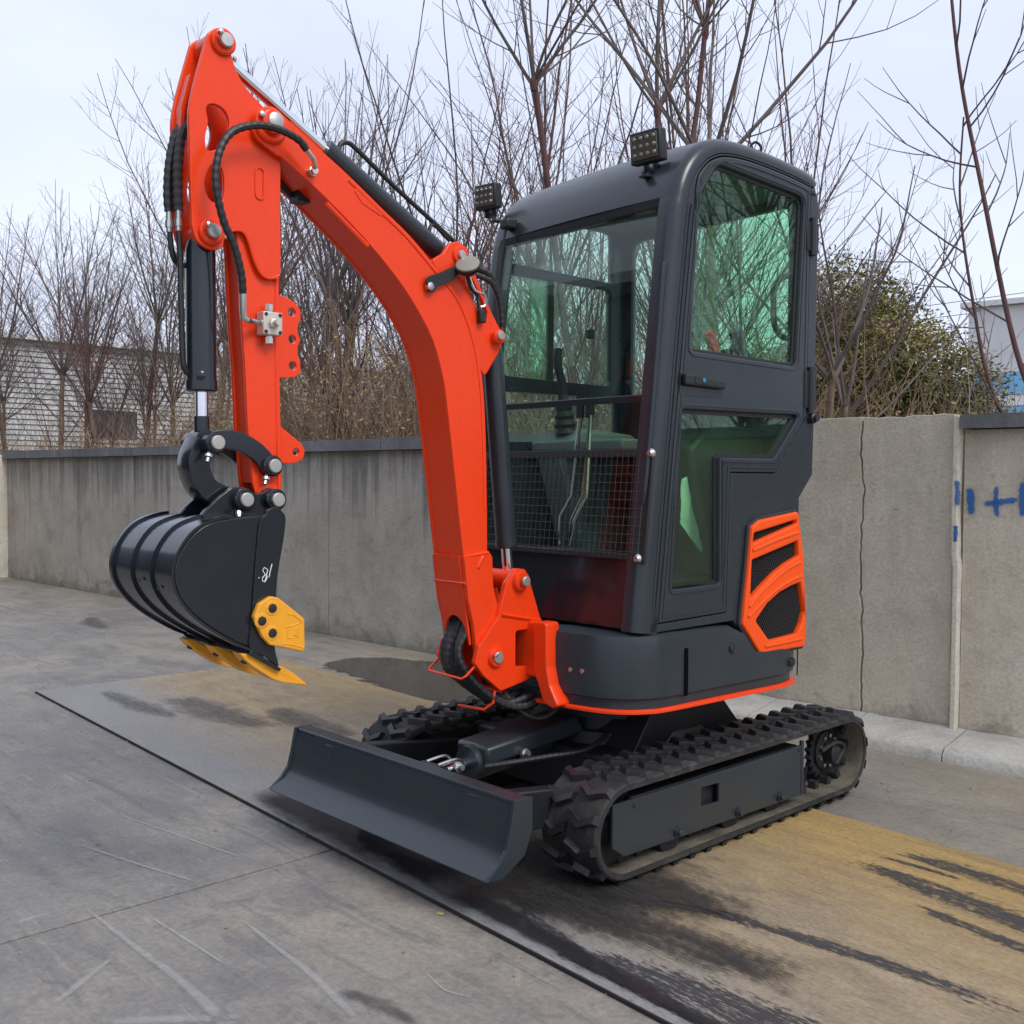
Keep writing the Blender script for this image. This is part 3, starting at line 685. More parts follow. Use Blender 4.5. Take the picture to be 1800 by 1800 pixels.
# --- undercarriage
b = MB(); b.bb(-.36, .36, -.42, .42, .13, .30); b.bb(-.42, .42, -.3, -.12, .15, .27); b.bb(-.42, .42, .16, .34, .15, .27)
b.build('undercarriage_frame', BLACKM, EX, bevel=.012)
MB().lathe((0, 0, .29), (0, 0, 1), [(0, .36), (.05, .34), (.05, .30), (.10, .30), (.10, .33), (.165, .33)], 48).build('swing_bearing', BLACKM, EX)
b = MB(); b.prism([(-.3, .30), (.34, .30), (.2, .44), (-.2, .44)], .12, .33); b.build('bearing_skirt', BLACKM, EX, bevel=.004)
# dozer blade
prof = [(-1.085, .346), (-1.098, .30), (-1.106, .25), (-1.118, .21), (-1.145, .18), (-1.2, .15), (-1.193, .143), (-1.135, .166), (-1.102, .205), (-1.09, .25), (-1.078, .30), (-1.058, .335)]
blade = MB().prism([(-1.082, .346)] + prof[1:], -.585, .552).build('dozer_blade', CHAR, EX, bevel=.002)
MB().bb(-.585, .552, -1.086, -1.028, .338, .3495).build('top_flange', CHAR, blade, bevel=.003)
for xx in (.552, -.597):
    plate('end_plate', fillet([(-1.092, .352), (-1.022, .35), (-1.022, .258), (-1.05, .19), (-1.135, .142), (-1.20, .147), (-1.150, .185), (-1.122, .22), (-1.108, .27)], .003, 2), [], xx, xx + .012, CHAR, blade, bevel=.002)
for xx in (-.4, .36): MB().prism([(-1.09, .33), (-.35, .235), (-.35, .15), (-1.1, .19)], xx, xx + .055).build('blade_arm', BLACKM, EX, bevel=.006)
MB().bb(-.34, .36, -1.06, -1.0, .19, .27).build('blade_cross_beam', BLACKM, EX, bevel=.006)
bc = MB().lathe((0.02, -.80, .292), (0, 1, .06), [(0, .04), (.0, .058), (.02, .060), (.30, .060), (.31, .05), (.36, .05)], 28).build('blade_cylinder', CHAR, EX)
MB().prism([(-.78, .355), (-.34, .395), (-.30, .33), (-.78, .29)], -.06, .1).build('cylinder_guard', CHAR, bc, bevel=.012)
MB().cyl((.02, -.80, .292), (.02, -1.03, .275), .022).build('rod', CHROME, bc)
MB().lathe((-.03, -.95, .285), (1, 0, 0), [(0, .035), (.1, .035)], 16).build('rod_eye', BLACKM, bc)
for xx, yy in ((.105, -.62), (.085, -.90)): MB().lathe((xx, yy, .31), (1, 0, .2), [(0, .018), (.014, .018), (.015, .011), (.03, .01)], 8).build('fitting', ZINC, bc)
def hose_tube(pts, r, wrap=True, n=8, k=10):
    P = smooth_path(pts, k); L = [0]
    for i in range(1, len(P)): L.append(L[-1] + (P[i] - P[i - 1]).length)
    tot = L[-1]; m = max(12, int(tot / (.0055 if wrap else .012))); Q = []; j = 0
    for i in range(m + 1):
        t = tot * i / m
        while j < len(L) - 2 and L[j + 1] < t: j += 1
        f = (t - L[j]) / max(1e-9, L[j + 1] - L[j]); Q.append(P[j].lerp(P[j + 1], min(1, max(0, f))))
    rad = [r * (1 + (.07 if (i // 2) % 2 else -.05)) for i in range(len(Q))] if wrap else None
    return MB().tube(Q, r, n, radii=rad)
hose_tube([(.11, -.80, .30), (.16, -.72, .31), (.20, -.6, .315), (.24, -.45, .32), (.2, -.3, .34)], .009).build('hose', HOSE, bc)
for xx in (-.01, .05): MB().tube(smooth_path([(xx, -.95, .32), (xx, -.87, .325), (xx, -.84, .30)], 5), .005, 6).build('oil_line', ZINC, bc)

# --- house skirt and deck plate
def skirt_outline():
    half = [(0.0, -.575), (.12, -.57), (.28, -.55), (.40, -.52), (.47, -.475), (.515, -.41), (.535, -.32), (.535, 0), (.535, .26), (.525, .36), (.49, .44), (.40, .475), (.2, .50), (0, .51)]
    return half + [(-x, y) for x, y in reversed(half[1:-1])]
so_ = skirt_outline(); so_s = [tuple(p.xy) for p in smooth_path([(x, y, 0) for x, y in so_] + [(so_[0][0], so_[0][1], 0)], 4)][:-1]
def shell(outl, levels, name, mt, parent, topcut=None, bevel=0):
    b = MB(); rows = []
    for (z, s) in levels:
        row = []
        for (x, y) in outl:
            l = math.hypot(x, y); k = (l + s) / l; zz = z
            if topcut and z > .6: zz = min(z, topcut(x, y))
            row.append((x * k, y * k, zz))
        rows.append(row)
    b.grid(rows, close_v=True); n = len(outl); b.f.append(tuple(range(n))); b.f.append(tuple((len(rows) - 1) * n + k for k in range(n))[::-1])
    return b.build(name, mt, parent, UZ, smooth=40)
def tcut(x, y):
    if x < .1: return .745
    if y < .04: return .742
    if y < .15: return .742 - (y - .04) / .11 * .112
    return .628
skirt = shell(so_s, [(.497, -.014), (.528, -.012), (.534, -.001), (.55, 0), (.71, 0), (.737, -.006), (.743, -.016)], 'house_skirt', CHAR, EX, tcut)
shell(so_s, [(.484, .003), (.4855, .007), (.4935, .007), (.4965, .003)], 'deck_rim', ORANGE, EX)
plate('vent_slot_shade', fillet([(-.251, .525), (-.228, .525), (-.228, .688), (-.251, .688)], .011), [], .5345, .5375, SLOT_SHADE, skirt, bevel=.0005)  # black plate stands in for the slot's shaded inside, no hole cut
MB().bb(.5345, .538, -.258, -.252, .53, .68).build('slot_lip', CHAR, skirt, bevel=.001)
for (yy, zz) in ((.009, .662), (.37, .572)): MB().lathe((.530 if yy > .2 else .534, yy, zz), (1, 0, 0), [(0, .019), (.006, .018), (.009, .012), (.01, .004)], 20).build('plug', CHARG, skirt)
MB().bb(.533, .5365, .40, .404, .52, .62).build('panel_seam', BLACKM, skirt)
for xx in (.30, .345): MB().lathe((xx, -.547 + (xx - .3) * .25, .615), (0, -1, 0), [(0, .009), (.004, .009), (.006, .005)], 10).build('socket_bolt', ZINC, skirt)

# --- cab shell
P = [(-.452, .752), (-.430, .95), (-.408, 1.15), (-.365, 1.53), (-.330, 1.85), (-.296, 2.13), (-.282, 2.195), (-.262, 2.255), (-.225, 2.32), (-.165, 2.381), (-.095, 2.418), (-.02, 2.436), (.1, 2.444), (.3, 2.438), (.46, 2.424), (.515, 2.412), (.538, 2.395)]
PP = [(p.x, p.y) for p in smooth_path([(a, b_, 0) for a, b_ in P], 4)]
def pnorm(i, pts=PP):
    a = pts[max(i - 1, 0)]; c = pts[min(i + 1, len(pts) - 1)]; d = Vector((c[0] - a[0], c[1] - a[1])).normalized(); return Vector((-d.y, d.x))   # outward (front/up)
def off(i, o):
    n = pnorm(i); return PP[i][0] - n.x * o, PP[i][1] - n.y * o
XN, XF = .51, -.47; RC = .042
iw = min(range(len(PP)), key=lambda i: abs(PP[i][1] - 2.195) + (10 if PP[i][0] > 0 else 0))
def arcN(x_out, sgn, r=RC, n=6): return [(x_out - sgn * r + sgn * r * math.sin(math.pi / 2 * k / n), r * (1 - math.cos(math.pi / 2 * k / n))) for k in range(n + 1)]
for nm, xo_, sg in (('front_pillar', XN, 1), ('front_pillar', XF, -1)):
    cs = [(xo_ - sg * .072, .0)] + arcN(xo_, sg) + [(xo_, .06), (xo_, .095), (xo_ - sg * .045, .095), (xo_ - sg * .072, .04)]
    b = MB(); rows = []
    for i in range(iw + 1):
        rows.append([(x, *off(i, o_)) for x, o_ in cs])
    b.grid(rows, close_v=True); n = len(cs); b.f.append(tuple(range(n))); b.f.append(tuple(iw * n + k for k in range(n))[::-1]); b.build(nm, CHAR, EX, UZ, smooth=40)
for o_ in (.066, .082): MB().tube([(XN + .001, *off(i, o_)) for i in range(2, iw + 1)], .004, 6).build('pillar_ridge', CHAR, EX, UZ)
cs = arcN(XN, 1)[::-1]; cs = [(XN, .055)] + cs + [(x, -.010 * (1 - (2 * (x - .02) / .9) ** 2)) for x in [.4, .3, .2, .1, 0, -.1, -.2, -.3, -.36]] + arcN(XF, -1) + [(XF, .055), (XF + .04, .045), (XN - .04, .045)]
b = MB(); rows = []
for i in range(iw, len(PP)): rows.append([(x, *off(i, o_)) for x, o_ in cs])
b.grid(rows, close_v=True); n = len(cs); b.f.append(tuple(range(n))); b.f.append(tuple((len(rows) - 1) * n + k for k in range(n))[::-1])
roof = b.build('cab_roof', CHAR, EX, UZ, smooth=40)
b = MB(); b.bb(XF + .045, XN - .045, -.15, .49, 2.335, 2.345); b.build('headliner', LINER, roof)
b = MB(); b.bb(XF + .07, XN - .07, off(iw, 0)[0] - .002, off(iw, 0)[0] + .03, 2.165, 2.20); b.build('windscreen_header', CHARG, roof, bevel=.004)
b = MB(); b.tube(smooth_path([(.44, .18, 2.43), (.45, .19, 2.465), (.465, .2, 2.475), (.48, .21, 2.455), (.475, .21, 2.43)], 6), .005, 6); b.build('lifting_hook', BLACKM, roof)

def inset(i0, i1, o_): return [off(i, o_) for i in range(i0, i1)]
i78 = min(range(len(PP)), key=lambda i: abs(PP[i][1] - .785) + (9 if PP[i][0] > -.3 else 0))
iend = len(PP) - 6
side_out = inset(0, iend, .058) + [(.525, 2.33), (.533, 2.28), (.523, 1.5), (.518, 1.274), (.428, 1.179), (.402, 1.13), (.43, .97), (.452, .72), (.448, .64), (.16, .632), (.045, .752)]
ifr = min(range(len(PP)), key=lambda i: abs(PP[i][1] - 2.20) + (10 if PP[i][0] > 0 else 0))
door_front = inset(i78, ifr, .098); door_roof = [off(i, .098 - .030 * min(1, (i - ifr) / 8)) for i in range(ifr, iend)]
door_out = door_front + door_roof + [(.478, 2.325), (.470, 1.49), (.278, 1.279), (.018, 1.279), (.002, .787)]
def grow(poly, d):
    n = len(poly); o = []
    A = sum(poly[i][0] * poly[(i + 1) % n][1] - poly[(i + 1) % n][0] * poly[i][1] for i in range(n)); s = 1 if A > 0 else -1
    for i in range(n):
        a = Vector(poly[i - 1]); p_ = Vector(poly[i]); c = Vector(poly[(i + 1) % n]); d1 = (p_ - a).normalized(); d2 = (c - p_).normalized()
        n1 = Vector((d1.y, -d1.x)) * s; n2 = Vector((d2.y, -d2.x)) * s; m_ = (n1 + n2); m_ = m_ / max(.3, m_.length_squared) * 2; o.append(tuple(p_ + m_ * d))
    return o
side = plate('side_panel', side_out, [grow(door_out, .0035)], XN - .042, XN, CHAR, EX, bevel=.003, rz=UZ)
plate('seam_backing', grow(door_out, .012), [grow(door_out, -.012)], XN - .042, XN - .03, BLACKM, side, bevel=.001)
gU = fillet([(-.204, 1.684), (.400, 1.676), (.437, 2.310), (-.075, 2.335), (-.165, 2.22)], [.02, .03, .05, .09, .06], 8)
gL = fillet([(-.243, 1.488), (.424, 1.497), (.27, 1.331), (-.043, 1.329), (-.036, .889), (-.285, .884)], [.012, .015, .015, .006, .012, .012])
door = plate('cab_door', door_out, [grow(gU, .0), grow(gL, .0)], XN - .036, XN + .003, CHAR, EX, bevel=.006, rz=UZ)
for gp in (gU, gL):
    plate('window_gasket', grow(gp, .001), [grow(gp, -.013)], XN - .026, XN - .012, PLASTIC, door, bevel=.002)
    plate('window_pane', grow(gp, -.004), [], XN - .022, XN - .017, G_GREEN, door, bevel=.0005)
    plate('pressed_edge', grow(gp, .018), [grow(gp, .010)], XN + .0025, XN + .0055, CHAR, door, bevel=.0015)
plate('pressed_edge', grow(door_out, -.014), [grow(door_out, -.021)], XN + .0025, XN + .0055, CHAR, door, bevel=.0015)
# handle recess, handle, lock
plate('handle_cup', fillet([(-.262, 1.612), (-.03, 1.600), (-.03, 1.535), (-.262, 1.53)], .018), [], XN + .0025, XN + .0045, CHARG, door, bevel=.001)
h = plate('door_handle', fillet([(-.255, 1.606), (-.045, 1.594), (-.035, 1.58), (-.045, 1.563), (-.255, 1.566)], .01), [], XN + .006, XN + .026, PLASTIC, door, bevel=.007)
plate('handle_window', fillet([(-.208, 1.599), (-.145, 1.596), (-.145, 1.573), (-.208, 1.573)], .004), [], XN + .0255, XN + .0275, BLACKM, h, bevel=.0005)
MB().lathe((XN + .026, -.165, 1.586), (1, 0, 0), [(0, .008), (.004, .008), (.005, .004)], 12).build('lock_barrel', GLOVE, h)
for z0, z1 in ((2.10, 2.24), (1.51, 1.68)):
    hg = MB().cyl((XN + .008, .487, z0), (XN + .008, .487, z1), .013, 12).build('door_hinge', BLACKM, door)
    MB().bb(XN + .002, XN + .008, .45, .525, z0 + .015, z1 - .015).build('hinge_leaf', BLACKM, hg, bevel=.002)
MB().lathe((XN + .0, .497, 1.487), (1, 0, 0), [(0, .02), (.02, .019), (.024, .014), (.034, .013)], 14).build('door_stop', BLACKM, door)
MB().tube(smooth_path([(.46, .45, 2.03), (.452, .38, 2.01), (.45, .342, 1.95), (.45, .34, 1.9), (.45, .345, 1.84), (.452, .385, 1.795), (.46, .45, 1.785)], 6), .011, 8).build('grab_handle', PLASTIC, door)
# body behind the door step, rear and far walls
rear_hole = fillet([(-.40, 1.62), (.42, 1.62), (.42, 2.30), (-.40, 2.30)], .04)
rw = plate('rear_panel', fillet([(XF + .01, .64), (XN - .045, .64), (XN - .045, 1.14), (XN - .045, 2.37), (XF + .01, 2.37)], .01), [rear_hole[::-1]], .50, .47, CHAR, EX, 'y', .003, rz=UZ)
plate('window_pane', grow(rear_hole, -.003), [], .487, .482, G_GREEN2, rw, 'y', .0005)
MB().bb(-.27, -.23, .47, .50, 1.62, 2.30).build('window_mullion', CHAR, rw, bevel=.003)
f_top = fillet([(-.225, 2.125), (.39, 2.115), (.39, 2.335), (.15, 2.335), (-.14, 2.29), (-.21, 2.24)], .025)
f_mid = fillet([(-.24, 1.668), (.38, 1.662), (.38, 2.085), (-.24, 2.08)], .03)
f_low = fillet([(-.28, 1.40), (.42, 1.42), (.42, 1.61), (-.27, 1.605)], .02)
far_out = inset(0, iend, .058) + [(.525, 2.33), (.523, 1.5), (.50, 1.2), (.45, 1.1), (.45, .76)]
fw_ = plate('far_side_panel', far_out, [f_top, f_mid, f_low], XF, XF + .035, CHAR, EX, bevel=.003, rz=UZ)
plate('window_pane', grow(f_top, -.003), [], XF + .015, XF + .019, G_GREEN2, fw_, bevel=.0005)
plate('window_pane', [(-.237, 1.67), (.045, 1.67), (.045, 2.082), (-.237, 2.08)], [], XF + .008, XF + .012, G_GREEN, fw_, bevel=.0005)
plate('window_pane', [(-.08, 1.67), (.377, 1.67), (.377, 2.084), (-.08, 2.08)], [], XF + .018, XF + .022, G_GREEN2, fw_, bevel=.0005)
plate('window_pane', grow(f_low, -.003), [], XF + .015, XF + .019, G_GREEN2, fw_, bevel=.0005)
MB().bb(XF + .004, XF + .028, .018, .045, 1.66, 2.09).build('sliding_sash', PLASTIC, fw_, bevel=.003)
MB().bb(XF + .02, XF + .045, .24, .27, 1.86, 1.90).build('sash_latch', PLASTIC, fw_, bevel=.004)
# windscreen
def fp(z):   # front plane y at height z
    for i in range(len(PP) - 1):
        if PP[i][1] <= z <= PP[i + 1][1]:
            t = (z - PP[i][1]) / (PP[i + 1][1] - PP[i][1]); return PP[i][0] + t * (PP[i + 1][0] - PP[i][0])
    return PP[0][0]
def front_sheet(name, x0, x1, z0, z1, d0, d1, mt, parent=None, bevel=.001, n=8):
    b = MB(); rows = []
    for k in range(n + 1):
        z = z0 + (z1 - z0) * k / n; y = fp(z); rows.append([(x0, y + d0, z), (x1, y + d0, z), (x1, y + d1, z), (x0, y + d1, z)])
    b.grid(rows, close_v=True); b.f.append((0, 1, 2, 3)); b.f.append(tuple(n * 4 + k for k in (3, 2, 1, 0))); return b.build(name, mt, parent, 0.0 if parent else UZ, bevel)
WX0, WX1 = XF + .07, XN - .07
front_sheet('windscreen_pane', WX0 + .001, WX1 - .001, 1.535, 2.166, .018, .023, G_CLEAR, EX, 0)
front_sheet('windscreen_pane', WX0 + .001, WX1 - .001, 1.003, 1.514, .018, .023, G_CLEAR, EX, 0)
for xx in (WX0 - .001, WX1 - .012): front_sheet('windscreen_frame', xx, xx + .013, 1.0, 2.17, .004, .03, PLASTIC, EX)
front_sheet('windscreen_crossbar', WX0, WX1, 1.513, 1.537, .006, .03, CHARG, EX, .003)
lp = front_sheet('front_panel', WX0 - .01, WX1 + .01, .752, .998, .006, .03, CHARG, EX, .003)
front_sheet('panel_ledge', WX0, WX1, .985, 1.005, -.006, .04, CHARG, lp, .003)
# side strip on the near pillar
b = MB(); b.tube(smooth_path([(XN - .02, fp(1.95) + .008, 1.97), (XN - .016, fp(1.9) - .002, 1.92), (XN - .016, fp(1.6) - .002, 1.6), (XN - .016, fp(1.25) - .002, 1.25), (XN - .026, fp(1.16) + .004, 1.17)], 6), .007, 8); b.build('grab_rail', CHAR, EX, UZ)
# front guard
gd = front_sheet('front_guard', -.43, .487, 1.325, 1.352, -.022, -.012, PLASTIC, EX, .002)
for xx in (-.43, .462): front_sheet('guard_bar', xx, xx + .026, .975, 1.325, -.022, -.012, PLASTIC, gd, .002)
front_sheet('guard_bar', -.404, .461, .985, 1.003, -.022, -.012, PLASTIC, gd, .002)
b = MB()
for k in range(11):
    z = 1.012 + k * .0285; b.cyl((-.42, fp(z) - .024, z), (.47, fp(z) - .024, z), .0009, 4)
for k in range(37):
    x = -.41 + k * .0242; b.cyl((x, fp(.99) - .0265, .99), (x, fp(1.34) - .0265, 1.34), .0006, 4)
o = b.build('guard_mesh', paint('mesh_wire', (.07, .07, .072), .5, metal=.2, dirt=0, peel=0), gd, smooth=0); o['kind'] = 'stuff'
for xx, zz in ((.487, 1.337), (.468, .992)): MB().lathe((xx - .006, fp(zz) - .02, zz), (0, -1, 0), [(0, .016), (.006, .016), (.011, .012), (.016, .009), (.017, .003)], 14).build('guard_bolt', ZINC, gd)
# wiper
wp = MB().tube(smooth_path([(-.335, fp(2.2) - .03, 2.235), (-.34, fp(2.1) - .03, 2.1), (-.345, fp(1.9) - .025, 1.85), (-.345, fp(1.7) - .022, 1.66)], 5), .006, 6).build('wiper_arm', PLASTIC, EX, UZ)
MB().bb(-.36, -.31, fp(2.2) - .045, fp(2.2) + .01, 2.225, 2.265).build('wiper_motor_cap', PLASTIC, wp, bevel=.008)
MB().tube([(-.36, fp(2.0) - .02, 2.0), (-.365, fp(1.75) - .018, 1.6)], .006, 6).build('wiper_blade', PLASTIC, wp)

# interior
fl = MB().bb(XF + .05, XN - .05, -.38, .47, .86, .90).build('cab_floor', PLASTIC, EX, UZ)
st = MB().bb(-.2, .26, .12, .46, 1.14, 1.26).build('operator_seat', SEATM, EX, UZ, bevel=.03, seg=3)
MB().box((.03, .43, 1.5), (.42, .1, .56), Matrix.Rotation(R(-8), 3, 'X')).build('backrest', SEATM, st, bevel=.035, seg=3)
MB().bb(-.16, .2, .16, .44, .9, 1.14).build('seat_base', PLASTIC, st, bevel=.02)
fv = MB(); rows = []
LE = [(-.093, 1.253), (-.098, 1.18), (-.103, 1.10), (-.05, 1.04), (.03, .982)]; RE = [(.089, 1.325), (.091, 1.24), (.093, 1.15), (.094, 1.05), (.036, .980)]
for i in range(25):
    t = i / 24 * 4; k = min(int(t), 3); f = t - k
    a = Vector(LE[k]).lerp(Vector(LE[k + 1]), f); c = Vector(RE[k]).lerp(Vector(RE[k + 1]), f)
    rows.append([(.385 + .012 * mnoise.noise(Vector((a.y * 11, j * .35, 1))) + .006 * mnoise.noise(Vector((a.y * 40, j * .9, 5))), a.x + (c.x - a.x) * j / 14, a.y + (c.y - a.y) * j / 14) for j in range(15)])
fv.grid(rows); fvo = fv.build('pale_cab_sheet', paint('pale_sheet', (.62, .64, .62), .35, dirt=.3, dirtcol=(.3, .31, .3)), st, fix=False)  # pale crumpled sheet behind the lower door pane
sm_ = fvo.modifiers.new('thick', 'SOLIDIFY'); sm_.thickness = .002
for x0, x1, nm in ((-.40, -.24, 'control_console'), (.30, .42, 'control_console')):
    c = MB().prism([(-.1, 1.36), (.02, 1.46), (.34, 1.44), (.36, .9), (.05, .9)], x0, x1).build(nm, DASHM if x0 < 0 else PLASTIC, EX, UZ, bevel=.02)
    cx = (x0 + x1) / 2
    MB().lathe((cx, -.0, 1.44), (0, -.1, 1), [(0, .05), (.02, .042), (.035, .047), (.055, .037), (.07, .042), (.09, .032), (.105, .036), (.125, .024), (.16, .018)], 16).build('lever_boot', PLASTIC, c)
    MB().tube(smooth_path([(cx, -.01, 1.56), (cx, -.02, 1.64), (cx, -.045, 1.72), (cx, -.04, 1.78)], 5), .018, 10).build('lever_grip', PLASTIC, c)
rg = MB().tube(smooth_path([(.24, .285, 1.66), (.235, .27, 1.73), (.23, .25, 1.79), (.23, .235, 1.82)], 5), .022, 10).build('lock_lever', REDG, EX, UZ)
MB().tube(smooth_path([(.24, .44, 1.62), (.235, .43, 1.72), (.23, .42, 1.80), (.225, .40, 1.84)], 5), .028, 10).build('armrest_grip', PLASTIC, rg)
for k, (pts, rr) in enumerate([([(-.139, -.2, 1.0), (-.13, -.2, 1.11), (-.068, -.2, 1.19), (-.024, -.2, 1.48)], .009), ([(-.081, -.2, 1.0), (-.051, -.2, 1.10), (.01, -.2, 1.19), (.03, -.2, 1.49)], .009), ([(-.10, -.19, 1.0), (-.08, -.19, 1.10), (-.02, -.19, 1.19), (.015, -.19, 1.48)], .006)]):
    lv = MB().tube(pts, rr, 8).build('travel_lever', CHROME, EX, UZ)
    MB().tube([pts[-1], (pts[-1][0] + .006, pts[-1][1] - .005, pts[-1][2] + .1)], .016, 10).build('lever_knob', PLASTIC, lv)
for xx in (-.22, .1): MB().box((xx, -.3, .955), (.1, .09, .02), Matrix.Rotation(R(20), 3, 'X')).build('foot_pedal', ZINC, fl, bevel=.004)
MB().bb(-.42, .1, -.1, .36, 1.36, 1.405).build('side_shelf', DASHM, EX, UZ, bevel=.01)

# work lights
def work_light(name, c, d, s=.1, up=(0, 0, 1), arm=None):
    d = Vector(d).normalized(); u = Vector(up); r_ = d.cross(u).normalized(); u = r_.cross(d).normalized(); M = Matrix((r_, d, u)).transposed(); c = Vector(c)
    w = s * 1.02; hh = s * .86
    b = MB(); b.box(c, (w, .042, hh), M); ob = b.build(name, PLASTIC, EX, UZ, bevel=.006)
    b = MB(); b.box(c + d * .0225, (w * .82, .006, hh * .76), M); ln = b.build('lamp_lens', LENS, ob, bevel=.001)
    b = MB()
    for k in range(4):
        for j in range(3): b.lathe(c + d * .0255 + r_ * (w * (.21 * (k - 1.5))) + u * (hh * (.25 * (j - 1) + .02)), d, [(0, s * .06), (.003, s * .05), (.004, s * .02)], 8)
    b.build('led_cluster', LED, ob)
    b = MB()
    for sg in (-1, 1): b.box(c + r_ * (sg * w * .5) * .3 - d * .01 - u * (hh * .62), (.006, .03, .04), M)
    b.cyl(c - u * (hh * .75) - r_ * .02 - d * .01, c - u * (hh * .75) + r_ * .02 - d * .01, .008, 8); b.cyl(c - u * (hh * .7) - d * .01, Vector(arm), .008, 8); b.box(Vector(arm), (.035, .04, .008), M)
    b.build('lamp_bracket', BLACKM, ob, bevel=.002)
    MB().tube(smooth_path([c - d * .022 - u * (hh * .2), c - d * .06 - u * hh * .5, Vector(arm) - d * .05 + u * .01, Vector(arm) - d * .06 - u * .02], 6), .003, 5).build('lamp_wire', HOSE, ob)
    return ob
work_light('work_light', (.352, -.25, 2.39), (.12, -1, -.12), .125, arm=(.36, -.268, 2.285))
work_light('work_light', (-.516, -.255, 2.395), (.1, -1, -.1), .115, (.04, 0, 1), arm=(-.455, -.262, 2.285))

# --- side grille
gr_out = [(.118, 1.085), (.163, 1.108), (.399, 1.135), (.437, .966), (.461, .718), (.455, .622), (.177, .622), (.072, .738), (.078, .792), (.104, .966)]
hT = [(.13, 1.062), (.388, 1.105), (.388, 1.090), (.124, 1.026)]
hM = [(.120, .965), (.398, 1.026), (.404, .968), (.33, .945), (.258, .914), (.178, .868), (.114, .826)]
hB = [(.146, .746), (.214, .803), (.287, .838), (.360, .858), (.419, .869), (.446, .757), (.429, .712), (.402, .676), (.23, .666)]
grl = plate('side_grille', fillet(gr_out, .014), [fillet(hT, .006), fillet(hM, .008), fillet(hB, .01)], XN - .005, XN + .024, ORANGE2, EX, bevel=.008, rz=UZ)
for arc in ([(.121, 1.0), (.25, 1.03), (.396, 1.058)], [(.105, .80), (.17, .846), (.258, .892), (.33, .923), (.412, .945)], [(.10, .764), (.2, .82), (.287, .858), (.36, .88), (.42, .892)], [(.2, .648), (.3, .65), (.43, .655)]):
    MB().tube([(XN + .022, y, z) for y, z in [(p.x, p.y) for p in smooth_path([(a, c, 0) for a, c in arc], 6)]], .0075, 8).build('grille_ridge', ORANGE2, grl)
b = MB(); import itertools
def clip_poly(poly, p0, d):
    """segments of line p0+t*d inside polygon"""
    ts = []
    for i in range(len(poly)):
        a = Vector(poly[i]); c = Vector(poly[(i + 1) % len(poly)]); e = c - a; den = d.x * e.y - d.y * e.x
        if abs(den) < 1e-9: continue
        w = a - p0; t = (w.x * e.y - w.y * e.x) / den; s = (w.x * d.y - w.y * d.x) / den
        if 0 <= s < 1: ts.append(t)
    ts.sort(); return [(ts[i], ts[i + 1]) for i in range(0, len(ts) - 1, 2)]
gp_ = grow(gr_out, -.012)
for ang in (R(58), R(-58)):
    d = Vector((math.cos(ang), math.sin(ang))); n_ = Vector((-d.y, d.x))
    for k in range(-60, 61):
        p0 = Vector((.27, .87)) + n_ * (k * .0105)
        for t0, t1 in clip_poly(gp_, p0, d):
            a = p0 + d * t0; c = p0 + d * t1; b.tube([(XN + .004, a.x, a.y), (XN + .004, c.x, c.y)], .0016, 3, cap=False)
o = b.build('grille_mesh', PLASTIC, grl, smooth=0, fix=False); o['kind'] = 'stuff'
plate('grille_backing', grow(gr_out, -.008), [], XN + .0005, XN + .0015, BLACKM, grl, bevel=.0003)
plate('grille_surround', grow(fillet(gr_out, .014), .010), [grow(fillet(gr_out, .014), -.002)], XN - .002, XN + .012, CHAR, grl, bevel=.003)

# --- swing post and bracket (orange castings at the front)
po = MB().bb(-.19, .195, -.60, -.555, .575, .765).build('swing_post', ORANGE, EX, bevel=.008)
for z0 in (.735, .580): MB().bb(-.085, .085, -.68, -.60, z0, z0 + .026).build('hinge_plate', ORANGE, po, bevel=.006)
for sg in (1, -1): plate('post_leg', fillet([(sg * .14, .768), (sg * .203, .768), (sg * .207, .62), (sg * .222, .56), (sg * .262, .497), (sg * .235, .484), (sg * .19, .50), (sg * .165, .56), (sg * .14, .60)], .014), [], -.612, -.548, ORANGE, po, 'y', .006)
MB().cyl((0, -.640, .606), (0, -.640, .734), .062, 24).build('swing_pin_shade', BLACKM, po)  # oversized black pin fills the hinge window, standing in for its shade
br_prof = [(-.722, .80), (-.538, .765), (-.538, .733), (-.655, .733), (-.655, .612), (-.542, .605), (-.545, .58), (-.60, .56), (-.722, .538), (-.80, .60), (-.838, .64), (-.82, .70), (-.79, .73), (-.735, .79)]
lug_p = [(-.722, .795), (-.698, .90), (-.685, .935), (-.655, .95), (-.62, .945), (-.598, .92), (-.538, .765)]
sb = plate('swing_bracket', fillet([(-.735, .79), (-.700, .90), (-.655, .948), (-.612, .942), (-.595, .915), (-.536, .765), (-.536, .735), (-.655, .735), (-.655, .612), (-.540, .607), (-.545, .58), (-.60, .56), (-.722, .538), (-.80, .60), (-.838, .645), (-.82, .70)], .012, 4), [], .080, .102, ORANGE, EX, bevel=.003)
plate('bracket_cheek', fillet([(-.735, .79), (-.700, .90), (-.655, .948), (-.612, .942), (-.595, .915), (-.536, .765), (-.536, .735), (-.655, .735), (-.655, .612), (-.540, .607), (-.545, .58), (-.60, .56), (-.722, .538), (-.80, .60), (-.838, .645), (-.82, .70)], .012, 4), [], -.102, -.080, ORANGE, sb, bevel=.003)
MB().bb(-.08, .08, -.735, -.705, .59, .76).build('bracket_web', ORANGE, sb, bevel=.004)
MB().tube([(.104, -.722, .797), (.104, -.63, .778), (.104, -.540, .762)], .006, 6).build('weld_bead', ORANGE, sb)
MB().lathe((-.11, -.640, .905), (1, 0, 0), [(0, .034), (.225, .034), (.23, .031)], 24).build('cylinder_boss', ORANGE, sb)
